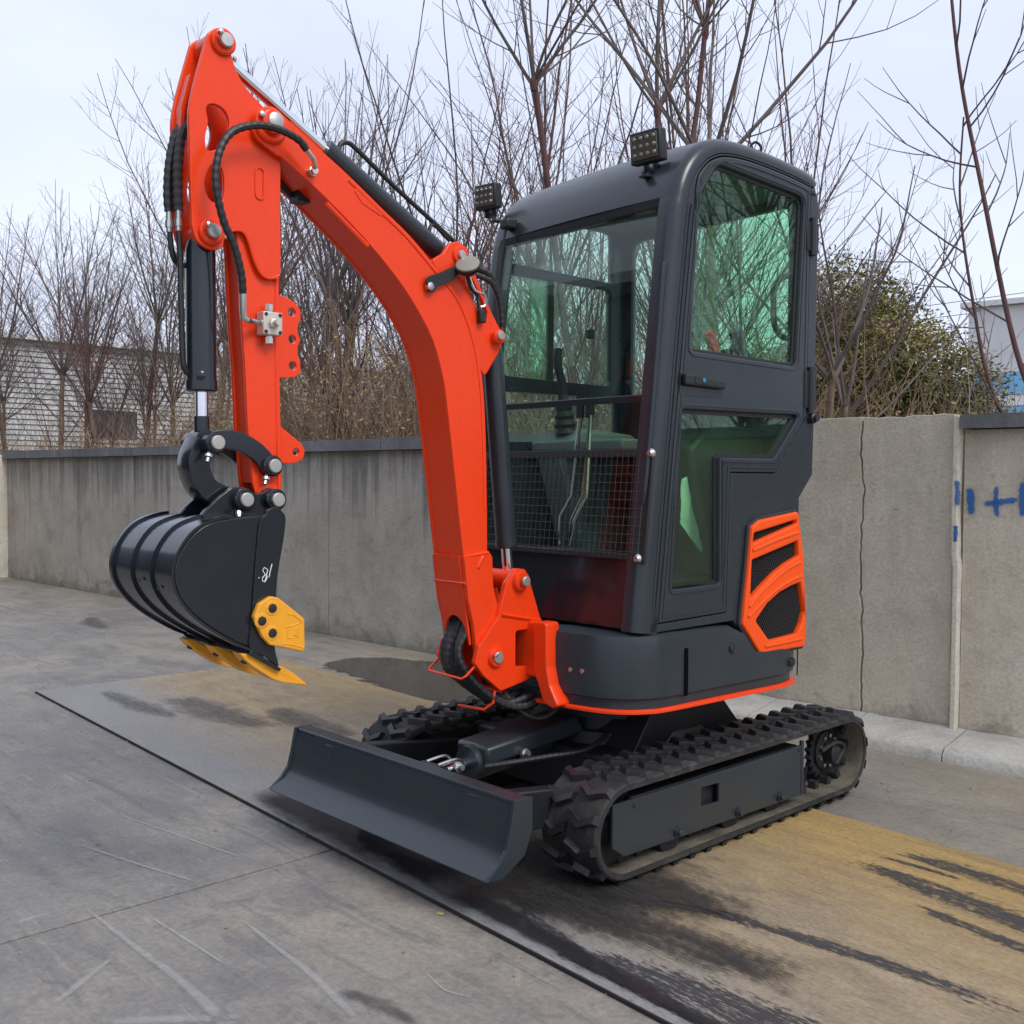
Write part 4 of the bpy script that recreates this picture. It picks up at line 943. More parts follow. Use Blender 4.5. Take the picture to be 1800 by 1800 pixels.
def pin(parent, x, y, z, r, sg=1, name='pin', nipple=True, ring=None):
    if ring: MB().lathe((x, y, z), (sg, 0, 0), [(0, r * 1.75), (.010, r * 1.7), (.015, r * 1.5), (.017, r * 1.1)], 24).build('pin_boss', ring, parent)
    pn = MB().lathe((x + sg * .012, y, z), (sg, 0, 0), [(0, r), (.0085, r), (.0105, r * .88), (.011, .0)], 20).build(name, PINM, parent)
    if nipple: MB().lathe((x + sg * .02, y - r * 1.2, z + r * .6), (sg, 0, 0), [(0, .007), (.014, .007), (.016, .003)], 8).build('grease_bolt', ZINC, parent)
    return pn
pin(sb, .10, -.748, .656, .02, ring=ORANGE); pin(sb, .118, -.640, .905, .017, nipple=False)

# --- boom
def loop_s(pts, k=3): return [(p.x, p.y) for p in smooth_path([(a, c, 0) for a, c in pts], k)]
low = loop_s([(-1.628, 2.195), (-1.612, 2.170), (-1.555, 2.142), (-1.532, 2.135), (-1.402, 2.058), (-1.262, 1.961), (-1.147, 1.865), (-1.067, 1.78), (-1.0, 1.684), (-.962, 1.583), (-.942, 1.49), (-.904, 1.234), (-.888, 1.12), (-.869, .993)], 3)
upper = loop_s([(-.765, .993), (-.769, 1.234), (-.778, 1.45), (-.795, 1.6), (-.828, 1.722), (-.89, 1.833), (-.99, 1.916), (-1.094, 1.998), (-1.193, 2.058), (-1.264, 2.102), (-1.344, 2.15), (-1.477, 2.222), (-1.532, 2.255), (-1.562, 2.268), (-1.60, 2.262), (-1.625, 2.235)], 3)
BW = .078
boom = plate('boom', low + upper, [], BW - .012, BW, ORANGE, EX, bevel=.0025)
plate('boom_side_plate', low + upper, [], -BW, -BW + .012, ORANGE, boom, bevel=.0025)
def ribbon(pts, w, t, name, mt, parent, x0=None, x1=None, inward=1):
    """plate strip following a (y,z) line, between x0 and x1, thickness t"""
    b = MB(); rows = []; n = len(pts)
    for i, (y, z) in enumerate(pts):
        a = pts[max(i - 1, 0)]; c = pts[min(i + 1, n - 1)]; d = Vector((c[0] - a[0], c[1] - a[1])).normalized(); nn = Vector((-d.y, d.x)) * inward
        rows.append([(x0, y, z), (x1, y, z), (x1, y + nn.x * t, z + nn.y * t), (x0, y + nn.x * t, z + nn.y * t)])
    b.grid(rows, close_v=True); b.f.append((0, 1, 2, 3)); b.f.append(tuple((n - 1) * 4 + k for k in (3, 2, 1, 0))); return b.build(name, mt, parent, smooth=40)
def shift(pts, d):
    o = []; n = len(pts)
    for i, (y, z) in enumerate(pts):
        a = pts[max(i - 1, 0)]; c = pts[min(i + 1, n - 1)]; dd = Vector((c[0] - a[0], c[1] - a[1])).normalized(); o.append((y - dd.y * d, z + dd.x * d))
    return o
ribbon(shift(low[5:], .004), 0, .010, 'bottom_plate', ORANGE, boom, -BW + .0125, BW - .0125, 1)
ribbon(shift(upper[:-12], .008), 0, .010, 'top_plate', ORANGE, boom, -BW + .0125, BW - .0125, 1)
b = MB(); MB().tube([(BW + .0005, y, z) for y, z in shift(upper[2:-16], .014)], .0032, 5).build('weld_bead', ORANGE, boom)
# foot of the boom: side cheeks and front plate with the hose opening
foot = fillet([(-.872, 1.0), (-.852, .85), (-.828, .766), (-.815, .67), (-.80, .63), (-.755, .612), (-.71, .635), (-.702, .68), (-.715, .80), (-.742, .89), (-.747, .99), (-.765, 1.012)], .008, 3)
for x0, x1 in ((BW - .014, BW + .006), (-BW - .006, -BW + .014)): plate('boom_foot_plate', foot, [], x0, x1, ORANGE, boom, bevel=.003)
MB().tube([(BW + .002, -.86, .997), (BW + .004, -.815, 1.0), (BW + .004, -.768, 1.004)], .005, 6).build('weld_bead', ORANGE, boom)
MB().box((BW + .006, -.80, .975), (.008, .05, .014), Matrix.Rotation(R(58), 3, 'X')).build('lifting_lug', ORANGE, boom, bevel=.004)
fo = [(-.085, .60), (.085, .60), (.092, .70), (.086, .86), (.08, .905), (-.08, .905), (-.086, .86), (-.092, .70)]
fh_ = fillet([(-.058, .58), (.058, .58), (.062, .70), (.045, .79), (-.045, .79), (-.062, .70)], [.001, .001, .03, .04, .04, .03], 5)
fo = [(-.063, .70), (-.055, .70)] + [(.055 * math.cos(a), .72 + .075 * math.sin(a)) for a in [math.pi - math.pi * k / 12 for k in range(13)]] + [(.055, .70), (.063, .70), (.063, 1.0), (-.063, 1.0)]
me = plate_mesh('front_foot_plate', fo, [], -.005, .005, ORANGE, 'y', .002)
for v in me.vertices: v.co.y += -.857 + (.905 - v.co.z) * .16
link('front_foot_plate', me, boom)
MB().tube([(-.080, -.862, .908), (.080, -.862, .908)], .0045, 6).build('weld_bead', ORANGE, boom)
# cylinder bracket on top of the knee
kb_ = fillet([(-1.005, 1.935), (-.955, 1.965), (-.93, 2.0), (-.895, 2.013), (-.858, 2.0), (-.835, 1.945), (-.80, 1.885), (-.745, 1.80), (-.705, 1.745), (-.696, 1.712), (-.712, 1.675), (-.776, 1.585), (-.80, 1.62), (-.835, 1.725), (-.895, 1.835)], .014, 4)
kh = fillet([(-.86, 1.905), (-.83, 1.90), (-.765, 1.80), (-.768, 1.772), (-.80, 1.785), (-.845, 1.86)], .008, 3)
for x0, x1 in ((BW - .024, BW - .006), (-BW + .006, -BW + .024)): plate('knee_plate', kb_, [kh[::-1]], x0, x1, ORANGE, boom, bevel=.003)
MB().lathe((-BW - .004, -.889, 1.968), (1, 0, 0), [(0, .03), (2 * BW + .002, .03), (2 * BW + .008, .026)], 22).build('cylinder_boss', ORANGE, boom)
MB().lathe((-BW - .004, -.73, 1.722), (1, 0, 0), [(0, .024), (2 * BW + .022, .024), (2 * BW + .026, .02)], 22).build('cylinder_boss', ORANGE, boom)
pin(boom, BW - .008, -.889, 1.968, .014, nipple=False); pin(boom, BW + .008, -.733, 1.724, .015, nipple=False)
# tip boss
for sg in (1, -1): MB().lathe((sg * (BW - .002), -1.577, 2.218), (sg, 0, 0), [(0, .050), (.010, .049), (.014, .044)], 28).build('tip_boss', ORANGE, boom)
MB().lathe((BW + .010, -1.577, 2.225), (1, 0, 0), [(0, .034), (.012, .033), (.014, .028)], 24).build('pin_collar', ORANGE, boom)
pin(boom, BW + .008, -1.573, 2.226, .023, nipple=False)
MB().lathe((BW + .012, -1.612, 2.236), (1, 0, 0), [(0, .008), (.012, .008), (.014, .004)], 8).build('grease_bolt', ZINC, boom)
# slots pressed in the side
plate('slot', fillet([(-1.30, 2.094), (-1.285, 2.108), (-1.235, 2.078), (-1.19, 2.05), (-1.2, 2.036), (-1.27, 2.062)], .006), [], BW + .0002, BW + .0022, ORANGE, boom, bevel=.0006)
for (y0, z0, y1, z1) in ((-1.395, 2.052, -1.25, 1.952),): MB().tube([(BW - .002, y0, z0 - .012), (BW - .002, y1, z1 - .012)], .007, 6).build('weld_bead', ORANGE, boom)
MB().bb(-.05, .0, -1.44, -1.40, 2.055, 2.085).build('hose_port', BLACKM, boom)
# boom light
LN = Vector((.42, -.55, .62)).normalized(); LC = Vector((.118, -.892, 1.932))
bl = MB().lathe(LC, LN, [(-.034, .006), (-.032, .022), (-.018, .036), (-.004, .043), (.0, .044), (.003, .042)], 24).build('work_light', PLASTIC, EX)
MB().lathe(LC + LN * .0025, LN, [(0, .040), (.003, .038), (.0075, .024), (.009, .0)], 24).build('lamp_lens', LED, bl)
plate('lamp_bracket', fillet([(-1.045, 1.868), (-1.03, 1.83), (-1.01, 1.832), (-1.0, 1.85), (-.93, 1.88), (-.905, 1.91), (-.93, 1.925), (-.99, 1.895), (-1.03, 1.88)], .01), [circ((-1.026, 1.848), .006, 10)[::-1]], BW + .012, BW + .018, PLASTIC, bl, bevel=.001)
MB().lathe((BW + .006, -1.026, 1.848), (1, 0, 0), [(0, .013), (.016, .013), (.018, .007)], 8).build('bracket_bolt', ZINC, bl)
MB().tube(smooth_path([(.10, -.88, 1.91), (.085, -.85, 1.87), (.08, -.82, 1.85), (.085, -.81, 1.80), (.09, -.80, 1.77)], 6), .007, 6).build('lamp_wire', HOSE, bl)
MB().tube(smooth_path([(.09, -.86, 1.90), (.095, -.84, 1.86), (.095, -.80, 1.85), (.09, -.79, 1.82), (.085, -.81, 1.81)], 6), .0045, 6).build('lamp_wire', ZINC, bl)
MB().bb(.075, .095, -.815, -.79, 1.76, 1.80).build('wire_connector', PLASTIC, bl, bevel=.003)

# --- dipper arm
AW = .042
arm_near = [(-1.655, 1.875), (-1.648, 1.72), (-1.634, 1.547), (-1.627, 1.395), (-1.612, 1.235), (-1.603, 1.205), (-1.58, 1.190), (-1.55, 1.188), (-1.522, 1.200), (-1.52, 1.25), (-1.525, 1.5), (-1.527, 1.6), (-1.529, 2.10), (-1.54, 2.20), (-1.60, 2.24), (-1.66, 2.2), (-1.67, 2.0)]
arm = plate('dipper_arm', fillet(arm_near, .004, 2), [], AW - .012, AW, ORANGE, EX, bevel=.0025)
plate('arm_side_plate', fillet(arm_near, .004, 2), [], -AW, -AW + .012, ORANGE, arm, bevel=.0025)
ribbon([(-1.648, 1.9), (-1.641, 1.72), (-1.627, 1.547), (-1.620, 1.395), (-1.606, 1.235)], 0, .01, 'arm_front_plate', ORANGE, arm, -AW + .0125, AW - .0125, 1)
ribbon([(-1.534, 2.10), (-1.532, 1.6), (-1.530, 1.5), (-1.526, 1.25), (-1.526, 1.21)], 0, .01, 'arm_back_plate', ORANGE, arm, -AW + .0125, AW - .0125, -1)
MB().tube([(AW + .0005, -1.541, 2.09), (AW + .0005, -1.540, 1.6), (AW + .0005, -1.533, 1.22)], .003, 5).build('weld_bead', ORANGE, arm)
bc_out = [(-1.671, 2.424), (-1.688, 2.446), (-1.718, 2.448), (-1.745, 2.430), (-1.758, 2.395), (-1.80, 2.235), (-1.803, 2.137), (-1.798, 1.95), (-1.795, 1.905), (-1.78, 1.872), (-1.745, 1.856), (-1.712, 1.866), (-1.703, 1.893), (-1.685, 1.918), (-1.661, 1.924), (-1.643, 1.918), (-1.630, 1.896), (-1.614, 1.851), (-1.597, 1.821), (-1.580, 1.808), (-1.558, 1.808), (-1.533, 1.82), (-1.533, 2.0), (-1.535, 2.20), (-1.575, 2.262), (-1.635, 2.308), (-1.665, 2.345), (-1.683, 2.395)]
h1 = closed_s([(-1.755, 2.228), (-1.735, 2.243), (-1.705, 2.236), (-1.690, 2.21), (-1.695, 2.17), (-1.72, 2.13), (-1.752, 2.118), (-1.758, 2.15), (-1.75, 2.19)], 4)
h2 = closed_s([(-1.757, 2.05), (-1.735, 2.085), (-1.71, 2.075), (-1.704, 2.03), (-1.712, 1.99), (-1.74, 1.985), (-1.758, 2.01)], 4)
bc_f = closed_s(bc_out, 4)
for k_, (x0, x1) in enumerate(((.044, .058), (-.058, -.044))): plate('bellcrank_plate', bc_f, [h1[::-1], h2[::-1]], x0, x1, ORANGE, arm, bevel=.0025)
ribbon([(-1.795, 1.98), (-1.799, 2.137), (-1.795, 2.235), (-1.77, 2.33)], 0, .01, 'bellcrank_web', ORANGE, arm, -.0435, -.005, -1)
MB().tube([(.0555, y, z) for y, z in loop_s([(-1.685, 1.916), (-1.661, 1.922), (-1.643, 1.916), (-1.630, 1.894), (-1.614, 1.849), (-1.597, 1.819), (-1.580, 1.806), (-1.558, 1.806), (-1.535, 1.818)], 4)], .004, 6).build('weld_bead', ORANGE, arm)
sl_ = circ((-1.598, 2.09), .013, 12)[:7] + circ((-1.598, 2.03), .013, 12)[6:]
MB().tube([(.059, y, z) for y, z in sl_ + [sl_[0]]], .0035, 6).build('plug_weld', ORANGE, arm)
for (y, z) in ((-1.708, 2.412), (-1.745, 1.902)):
    MB().lathe((-.07, y, z), (1, 0, 0), [(0, .035), (.137, .035), (.141, .030)], 24).build('pin_boss', ORANGE, arm); pin(arm, .064, y, z, .019, nipple=True)
MB().lathe((.01, -1.675, 2.40), (0, 1, -.1), [(0, .006), (.02, .006), (.022, .010), (.03, .010)], 8).build('grease_nipple', ZINC, arm)
MB().lathe((.05, -1.705, 1.898), (0, 1, -.05), [(0, .005), (.02, .005), (.022, .009), (.03, .008)], 8).build('grease_nipple', ZINC, arm)
lug1 = [(-1.53, 1.775), (-1.49, 1.77), (-1.455, 1.757), (-1.437, 1.738), (-1.436, 1.71), (-1.447, 1.69), (-1.446, 1.67), (-1.437, 1.65), (-1.446, 1.63), (-1.446, 1.605), (-1.438, 1.59), (-1.436, 1.56), (-1.45, 1.544), (-1.48, 1.537), (-1.53, 1.535)]
plate('auxiliary_bracket', fillet(lug1, .006, 3), [circ(c, .0125, 14)[::-1] for c in ((-1.466, 1.728), (-1.465, 1.65), (-1.463, 1.574))], -.008, .008, ORANGE, arm, bevel=.002)
plate('thumb_lug', fillet([(-1.53, 1.415), (-1.50, 1.395), (-1.435, 1.35), (-1.422, 1.33), (-1.428, 1.305), (-1.455, 1.292), (-1.53, 1.290)], .014, 4), [circ((-1.452, 1.325), .011, 14)[::-1]], -.008, .008, ORANGE, arm, bevel=.002)
MB().lathe((AW - .006, -1.565, 1.200), (1, 0, 0), [(0, .036), (.012, .035), (.014, .03)], 24).build('tip_collar', ORANGE, arm)
# valve block
vb = MB().bb(.046, .085, -1.602, -1.542, 1.644, 1.708).build('valve_block', ALU, EX, bevel=.003)
for y in (-1.594, -1.550):
    for z in (1.652, 1.700): MB().lathe((.085, y, z), (1, 0, 0), [(-.002, .0055), (.0012, .0055)], 10).build('socket_bolt', BLACKM, vb)
MB().lathe((.085, -1.572, 1.676), (1, 0, 0), [(0, .015), (.01, .014), (.012, .009), (.03, .008)], 8).build('valve_stem', ALU, vb)
for z, d in ((1.708, 1), (1.644, -1)): MB().lathe((.065, -1.573, z), (0, 0, d), [(0, .009), (.006, .009), (.006, .011), (.022, .011), (.024, .008)], 6).build('port_plug', ZINC, vb)
MB().tube([(.068, -1.602, 1.678), (.075, -1.625, 1.676), (.085, -1.645, 1.676)], .008, 8).build('port_fitting', ZINC, vb)
# --- cylinders
def cylinder(name, p0, p1, frac, r, rr, mt, gland=True, eye0=None, eye1=None):
    p0 = Vector(p0); p1 = Vector(p1); d = (p1 - p0); L = d.length; d.normalize(); e = frac * L
    ob = MB().lathe(p0, d, [(0.0, r * .6), (.02, r * .95), (.04, r * 1.0), (e - .03, r), (e - .03, r * 1.07), (e - .004, r * 1.07), (e, r * .95)], 28).build(name, mt, EX)
    MB().cyl(p0 + d * (e - .01), p1, rr, 18).build('rod', CHROME, ob)
    for p, ex in ((p0, eye0), (p1, eye1)):
        if ex: MB().lathe(p - Vector((ex[0], 0, 0)), (1, 0, 0), [(0, ex[1]), (2 * ex[0], ex[1])], 20).build('rod_eye', mt, ob)
    return ob
dc = cylinder('dipper_cylinder', (0, -.889, 1.972), (0, -1.708, 2.412), .565, .0315, .017, CHAR, eye0=(.03, .03), eye1=(.025, .034))
MB().tube(smooth_path([(0, -1.30, 2.222), (0, -1.296, 2.246), (0, -1.272, 2.258), (0, -1.235, 2.245), (0, -1.1, 2.165), (0, -.96, 2.09), (0, -.85, 2.03), (0, -.80, 2.0)], 6), .0075, 8).build('oil_line', PLASTIC, dc)
MB().tube(smooth_path([(0, -.94, 2.02), (0, -.955, 2.045), (0, -.945, 2.068), (0, -.92, 2.062), (0, -.87, 2.03)], 5), .006, 8).build('oil_line', PLASTIC, dc)
bcy = cylinder('boom_cylinder', (0, -.727, 1.722), (0, -.640, .905), .87, .036, .02, CHAR, eye0=(.03, .03), eye1=(.045, .032))
bcy.data.transform(Matrix.Translation((0, .045, 0)));
for c in bcy.children: c.data.transform(Matrix.Translation((0, .045 if c.name.startswith('rod') and 'eye' not in c.name else .0, 0)))
kc = cylinder('bucket_cylinder', (0, -1.745, 1.902), (0, -1.742, 1.345), .755, .040, .0175, BUCKETM, eye0=(.03, .03), eye1=(.03, .034))
MB().tube(smooth_path([(-.0, -1.806, 1.90), (0, -1.803, 1.84), (0, -1.80, 1.7), (0, -1.797, 1.58), (0, -1.792, 1.545), (.0, -1.775, 1.525), (.02, -1.757, 1.522)], 6), .0085, 8).build('oil_line', PLASTIC, kc)
MB().cyl((0, -1.742, 1.345), (0, -1.743, 1.415), .021, 18).build('rod_end', BUCKETM, kc)
MB().lathe((.025, -1.757, 1.522), (1, -.4, 0), [(0, .013), (.018, .012), (.02, .008)], 10).build('oil_port', BUCKETM, kc)
MB().tube(smooth_path([(-.03, -1.818, 1.92), (-.03, -1.814, 1.87), (-.03, -1.805, 1.835), (-.03, -1.785, 1.822), (-.0, -1.765, 1.822)], 5), .008, 8).build('oil_line', PLASTIC, kc)
for xx, yy in ((-.03, -1.818), (0.0, -1.806)): MB().lathe((xx, yy, 1.905), (0, 0, 1), [(0, .009), (.012, .009), (.012, .012), (.03, .012), (.03, .0095), (.065, .0095)], 10).build('hose_ferrule', ZINC, kc)
# --- bucket linkage
def arc_link(pts, w, x0, x1, name, parent):
    P_ = loop_s(pts, 6); a = shift(P_, w / 2); c = shift(P_, -w / 2); return plate(name, a + c[::-1], [], x0, x1, BUCKETM, parent, bevel=.003)
lk = arc_link([(-1.742, 1.345), (-1.70, 1.352), (-1.655, 1.345), (-1.61, 1.322), (-1.585, 1.30), (-1.568, 1.280)], .052, .048, .064, 'link_arm', EX)
arc_link([(-1.742, 1.345), (-1.70, 1.352), (-1.655, 1.345), (-1.61, 1.322), (-1.585, 1.30), (-1.568, 1.280)], .052, -.064, -.048, 'link_arm', lk)
bl_ = arc_link([(-1.745, 1.345), (-1.765, 1.30), (-1.762, 1.26), (-1.74, 1.22), (-1.70, 1.198), (-1.662, 1.19)], .062, -.036, .036, 'bucket_link', EX)
for (y, z) in ((-1.738, 1.342), (-1.566, 1.282)):
    MB().lathe((-.075, y, z), (1, 0, 0), [(0, .030), (.15, .030), (.154, .026)], 22).build('pin_boss', BUCKETM, lk); pin(lk, .068, y, z, .0195, nipple=False)
    MB().lathe((.062, y - .012, z - .022), (.35, -.45, -1), [(0, .0055), (.01, .0055), (.012, .010), (.02, .010), (.022, .005), (.034, .005)], 8).build('grease_nipple', ZINC, lk)
# --- bucket
HB = .192
bside = [(-1.662, 1.150), (-1.655, 1.162), (-1.63, 1.170), (-1.604, 1.152), (-1.60, 1.13), (-1.607, 1.08), (-1.623, .997), (-1.63, .92), (-1.634, .80), (-1.62, .742), (-1.655, .770), (-1.70, .802), (-1.744, .822), (-1.821, .872), (-1.872, .917), (-1.902, .963), (-1.911, 1.01), (-1.895, 1.062), (-1.852, 1.112), (-1.79, 1.138)]
bside_s = closed_s(bside, 4)
bk = plate('bucket', bside_s, [], HB - .012, HB, BUCKETM, EX, bevel=.0025)
plate('bucket_side', bside_s, [], -HB, -HB + .012, BUCKETM, bk, bevel=.0025)
shellp = loop_s([(-1.66, .768), (-1.70, .798), (-1.744, .819), (-1.821, .868), (-1.873, .914), (-1.905, .962), (-1.914, 1.01), (-1.898, 1.064), (-1.855, 1.115), (-1.79, 1.141), (-1.72, 1.148), (-1.66, 1.152)], 4)
ribbon(shellp, 0, .010, 'bucket_shell', BUCKETM, bk, -HB + .0125, HB - .0125, -1)
for xx in (-.185, -.06, .06, .186):
    ribbon(shift(shellp[4:-6], .007), 0, .0075, 'wear_strip', BUCKETM, bk, xx - .008, xx + .008, -1)
MB().prism([(-1.70, .797), (-1.612, .735), (-1.618, .728), (-1.71, .785)], -HB - .004, HB + .004).build('cutting_edge', BUCKETM, bk, bevel=.002)
for xx in (.055, -.055 - .018):
    plate('bucket_ear', fillet([(-1.80, 1.135), (-1.725, 1.20), (-1.692, 1.222), (-1.655, 1.224), (-1.632, 1.205), (-1.605, 1.205), (-1.575, 1.222), (-1.54, 1.21), (-1.535, 1.175), (-1.56, 1.15), (-1.62, 1.145)], .016, 3), [], xx, xx + .018, BUCKETM, bk, bevel=.003)
for (y, z) in ((-1.662, 1.189), (-1.566, 1.188)):
    MB().lathe((-.092, y, z), (1, 0, 0), [(0, .031), (.184, .031), (.188, .027)], 22).build('pin_boss', BUCKETM, bk); pin(bk, .085, y, z, .0195, nipple=False)
    MB().lathe((.078, y - .01, z - .024), (.4, -.4, -1), [(0, .0055), (.01, .0055), (.012, .010), (.02, .010), (.022, .005), (.034, .005)], 8).build('grease_nipple', ZINC, bk)
plate('edge_plate', closed_s([(-1.660, 1.150), (-1.652, 1.163), (-1.63, 1.171), (-1.604, 1.153), (-1.60, 1.13), (-1.607, 1.08), (-1.623, .997), (-1.63, .92), (-1.634, .80), (-1.622, .745), (-1.66, .772), (-1.708, .803), (-1.704, .86), (-1.697, .95), (-1.688, 1.05), (-1.678, 1.13)], 3), [], HB + .0002, HB + .0055, BUCKETM, bk, bevel=.0015)
HB += .0055
cut = fillet([(-1.706, .885), (-1.691, .918), (-1.655, .936), (-1.632, .93), (-1.553, .868), (-1.550, .775), (-1.615, .795), (-1.658, .806), (-1.68, .83)], .012, 3)
for sg in (1, -1):
    c0 = plate('side_cutter', cut, [], sg * (HB + .0005), sg * (HB + .018), YELLOW, bk, bevel=.004)
    for (y, z) in ((-1.652, .904), (-1.683, .873), (-1.652, .838)):
        MB().lathe((sg * (HB + .0175), y, z), (sg, 0, 0), [(0, .021), (.002, .019), (.0025, .015)], 18).build('bolt_recess', YELLOW, c0)
        MB().lathe((sg * (HB + .019), y, z), (sg, 0, 0), [(0, .013), (.004, .012), (.005, .006)], 8).build('cutter_bolt', BLACKM, c0)
    if sg > 0:
        xx = HB + .0182
        for ln in ([(-1.605, .885), (-1.585, .88), (-1.56, .858)], [(-1.62, .806), (-1.59, .800), (-1.556, .788)], [(-1.606, .842), (-1.606, .820), (-1.59, .818)], [(-1.585, .84), (-1.572, .846), (-1.575, .83), (-1.585, .826), (-1.572, .82)], [(-1.61, .85), (-1.59, .852), (-1.568, .858)]):
            MB().tube([(xx, y, z) for y, z in ln], .0016, 5).build('cast_mark', YELLOW, c0)
def tooth(xc):
    b = MB(); w = .024
    b.prism([(-1.728, .788), (-1.715, .770), (-1.69, .748), (-1.63, .706), (-1.60, .694), (-1.52, .674), (-1.524, .682), (-1.565, .716), (-1.60, .738), (-1.625, .735), (-1.70, .785)], xc - w, xc + w)
    b.v = [(xc + (x - xc) * (1.0 if y < -1.6 else .72), y, z) for x, y, z in b.v]
    t = b.build('tooth', YELLOW, bk, bevel=.003)
    MB().lathe((xc, -1.70, .768), (0, -.5, -1), [(0, .009), (.012, .009), (.014, .005)], 8).build('tooth_bolt', BLACKM, t)
for xc in (.160, .003, -.155): tooth(xc)
for i, strokes in enumerate([[(-1.642, 1.02), (-1.648, 1.0), (-1.651, .985)], [(-1.655, 1.005), (-1.665, 1.012), (-1.670, 1.003), (-1.663, .994), (-1.656, .986), (-1.661, .976), (-1.670, .975), (-1.671, .984), (-1.663, .992)], [(-1.655, 1.005), (-1.660, .985), (-1.664, .972)], [(-1.680, .986), (-1.682, .984)]]):
    MB().tube([(HB + .0005, y, z) for y, z in strokes], .0013, 5).build('chalk_number', CHALK, bk)
for (xx, yy, zz) in ((.10, -1.9, .965), (-.0, -1.905, .98)):
    MB().lathe((xx, yy - .012, zz), (0, -1, -.2), [(0, .006), (.002, .006)], 8).build('drain_hole', BLACKM, bk)

# --- hoses
hs = hose_tube([(.125, -1.490, 2.160), (.125, -1.515, 2.182), (.125, -1.575, 2.196), (.125, -1.644, 2.192), (.125, -1.711, 2.162), (.125, -1.747, 2.113), (.125, -1.763, 2.048), (.125, -1.760, 1.99), (.12, -1.738, 1.92), (.115, -1.705, 1.862), (.105, -1.680, 1.795), (.095, -1.670, 1.745)], .0105).build('hydraulic_hose', HOSE, EX)
MB().tube([(.125, -1.490, 2.160), (.12, -1.465, 2.142), (.11, -1.452, 2.128), (.085, -1.448, 2.118)], .007, 8).build('hose_end', ZINC, hs)
MB().lathe((BW, -1.448, 2.118), (1, 0, 0), [(0, .014), (.012, .014), (.012, .011), (.026, .011)], 6).build('port_nut', ZINC, hs)
MB().tube([(.095, -1.670, 1.75), (.092, -1.668, 1.70), (.088, -1.665, 1.682), (.085, -1.650, 1.676)], .0095, 8).build('hose_end', ZINC, hs)
for xx, pts in ((-.03, [(-.02, -1.745, 2.235), (-.028, -1.775, 2.205), (-.03, -1.80, 2.164), (-.03, -1.817, 2.085), (-.03, -1.822, 2.008), (-.03, -1.819, 1.96)]), (0, [(.015, -1.755, 2.225), (.005, -1.78, 2.190), (0, -1.797, 2.157), (0, -1.808, 2.08), (0, -1.809, 2.005), (0, -1.807, 1.96)])):
    hose_tube(pts, .0125).build('hydraulic_hose', HOSE, EX)
hose_tube([(-.02, -.80, 1.96), (.0, -.735, 1.955), (.01, -.69, 1.93), (.015, -.655, 1.86), (.015, -.645, 1.78), (.01, -.655, 1.70)], .012).build('hydraulic_hose', HOSE, EX)
hose_tube([(.02, -.78, 1.93), (.035, -.715, 1.91), (.04, -.68, 1.85), (.04, -.67, 1.78)], .010).build('hydraulic_hose', HOSE, EX)
hose_tube([(-.05, -1.42, 2.07), (-.04, -1.455, 2.09), (-.03, -1.49, 2.105), (-.02, -1.515, 2.11)], .010, False).build('hydraulic_hose', HOSE, EX)
MB().tube([(-.02, -1.515, 2.11), (-.018, -1.53, 2.113)], .011, 8).build('hose_end', ZINC, hs)
rng = random.Random(11)
for k in range(7):
    x = -.045 + .015 * k; j = lambda s: rng.uniform(-s, s)
    hose_tube([(x, -.775, .83), (x, -.815 + j(.008), .765), (x + j(.01), -.852 + j(.01), .69), (x + .01, -.845 + j(.01), .615 + j(.01)), (x + .03, -.77, .545 + j(.012)), (x + .05, -.68, .500 + j(.02)), (x + .07, -.60, .485 + j(.02)), (x + .06, -.53 + j(.02), .515), (x + .03, -.48, .56)], .0125, k=8).build('hydraulic_hose', HOSE, EX)
hose_tube([(.05, -.66, .52), (.09, -.62, .455), (.12, -.56, .425), (.14, -.50, .45), (.14, -.47, .52)], .009, False).build('hydraulic_hose', HOSE, EX)
hg = MB().tube([(-.088, -.825, .645), (-.092, -.868, .612), (-.085, -.882, .603), (.085, -.882, .598), (.092, -.868, .607), (.088, -.825, .635)], .0042, 6).build('hose_guard_rod', ORANGE, EX)
MB().tube([(.09, -.74, .54), (.088, -.745, .50), (.06, -.76, .475), (-.05, -.78, .475)], .005, 6).build('hose_guard_rod', ORANGE, hg)

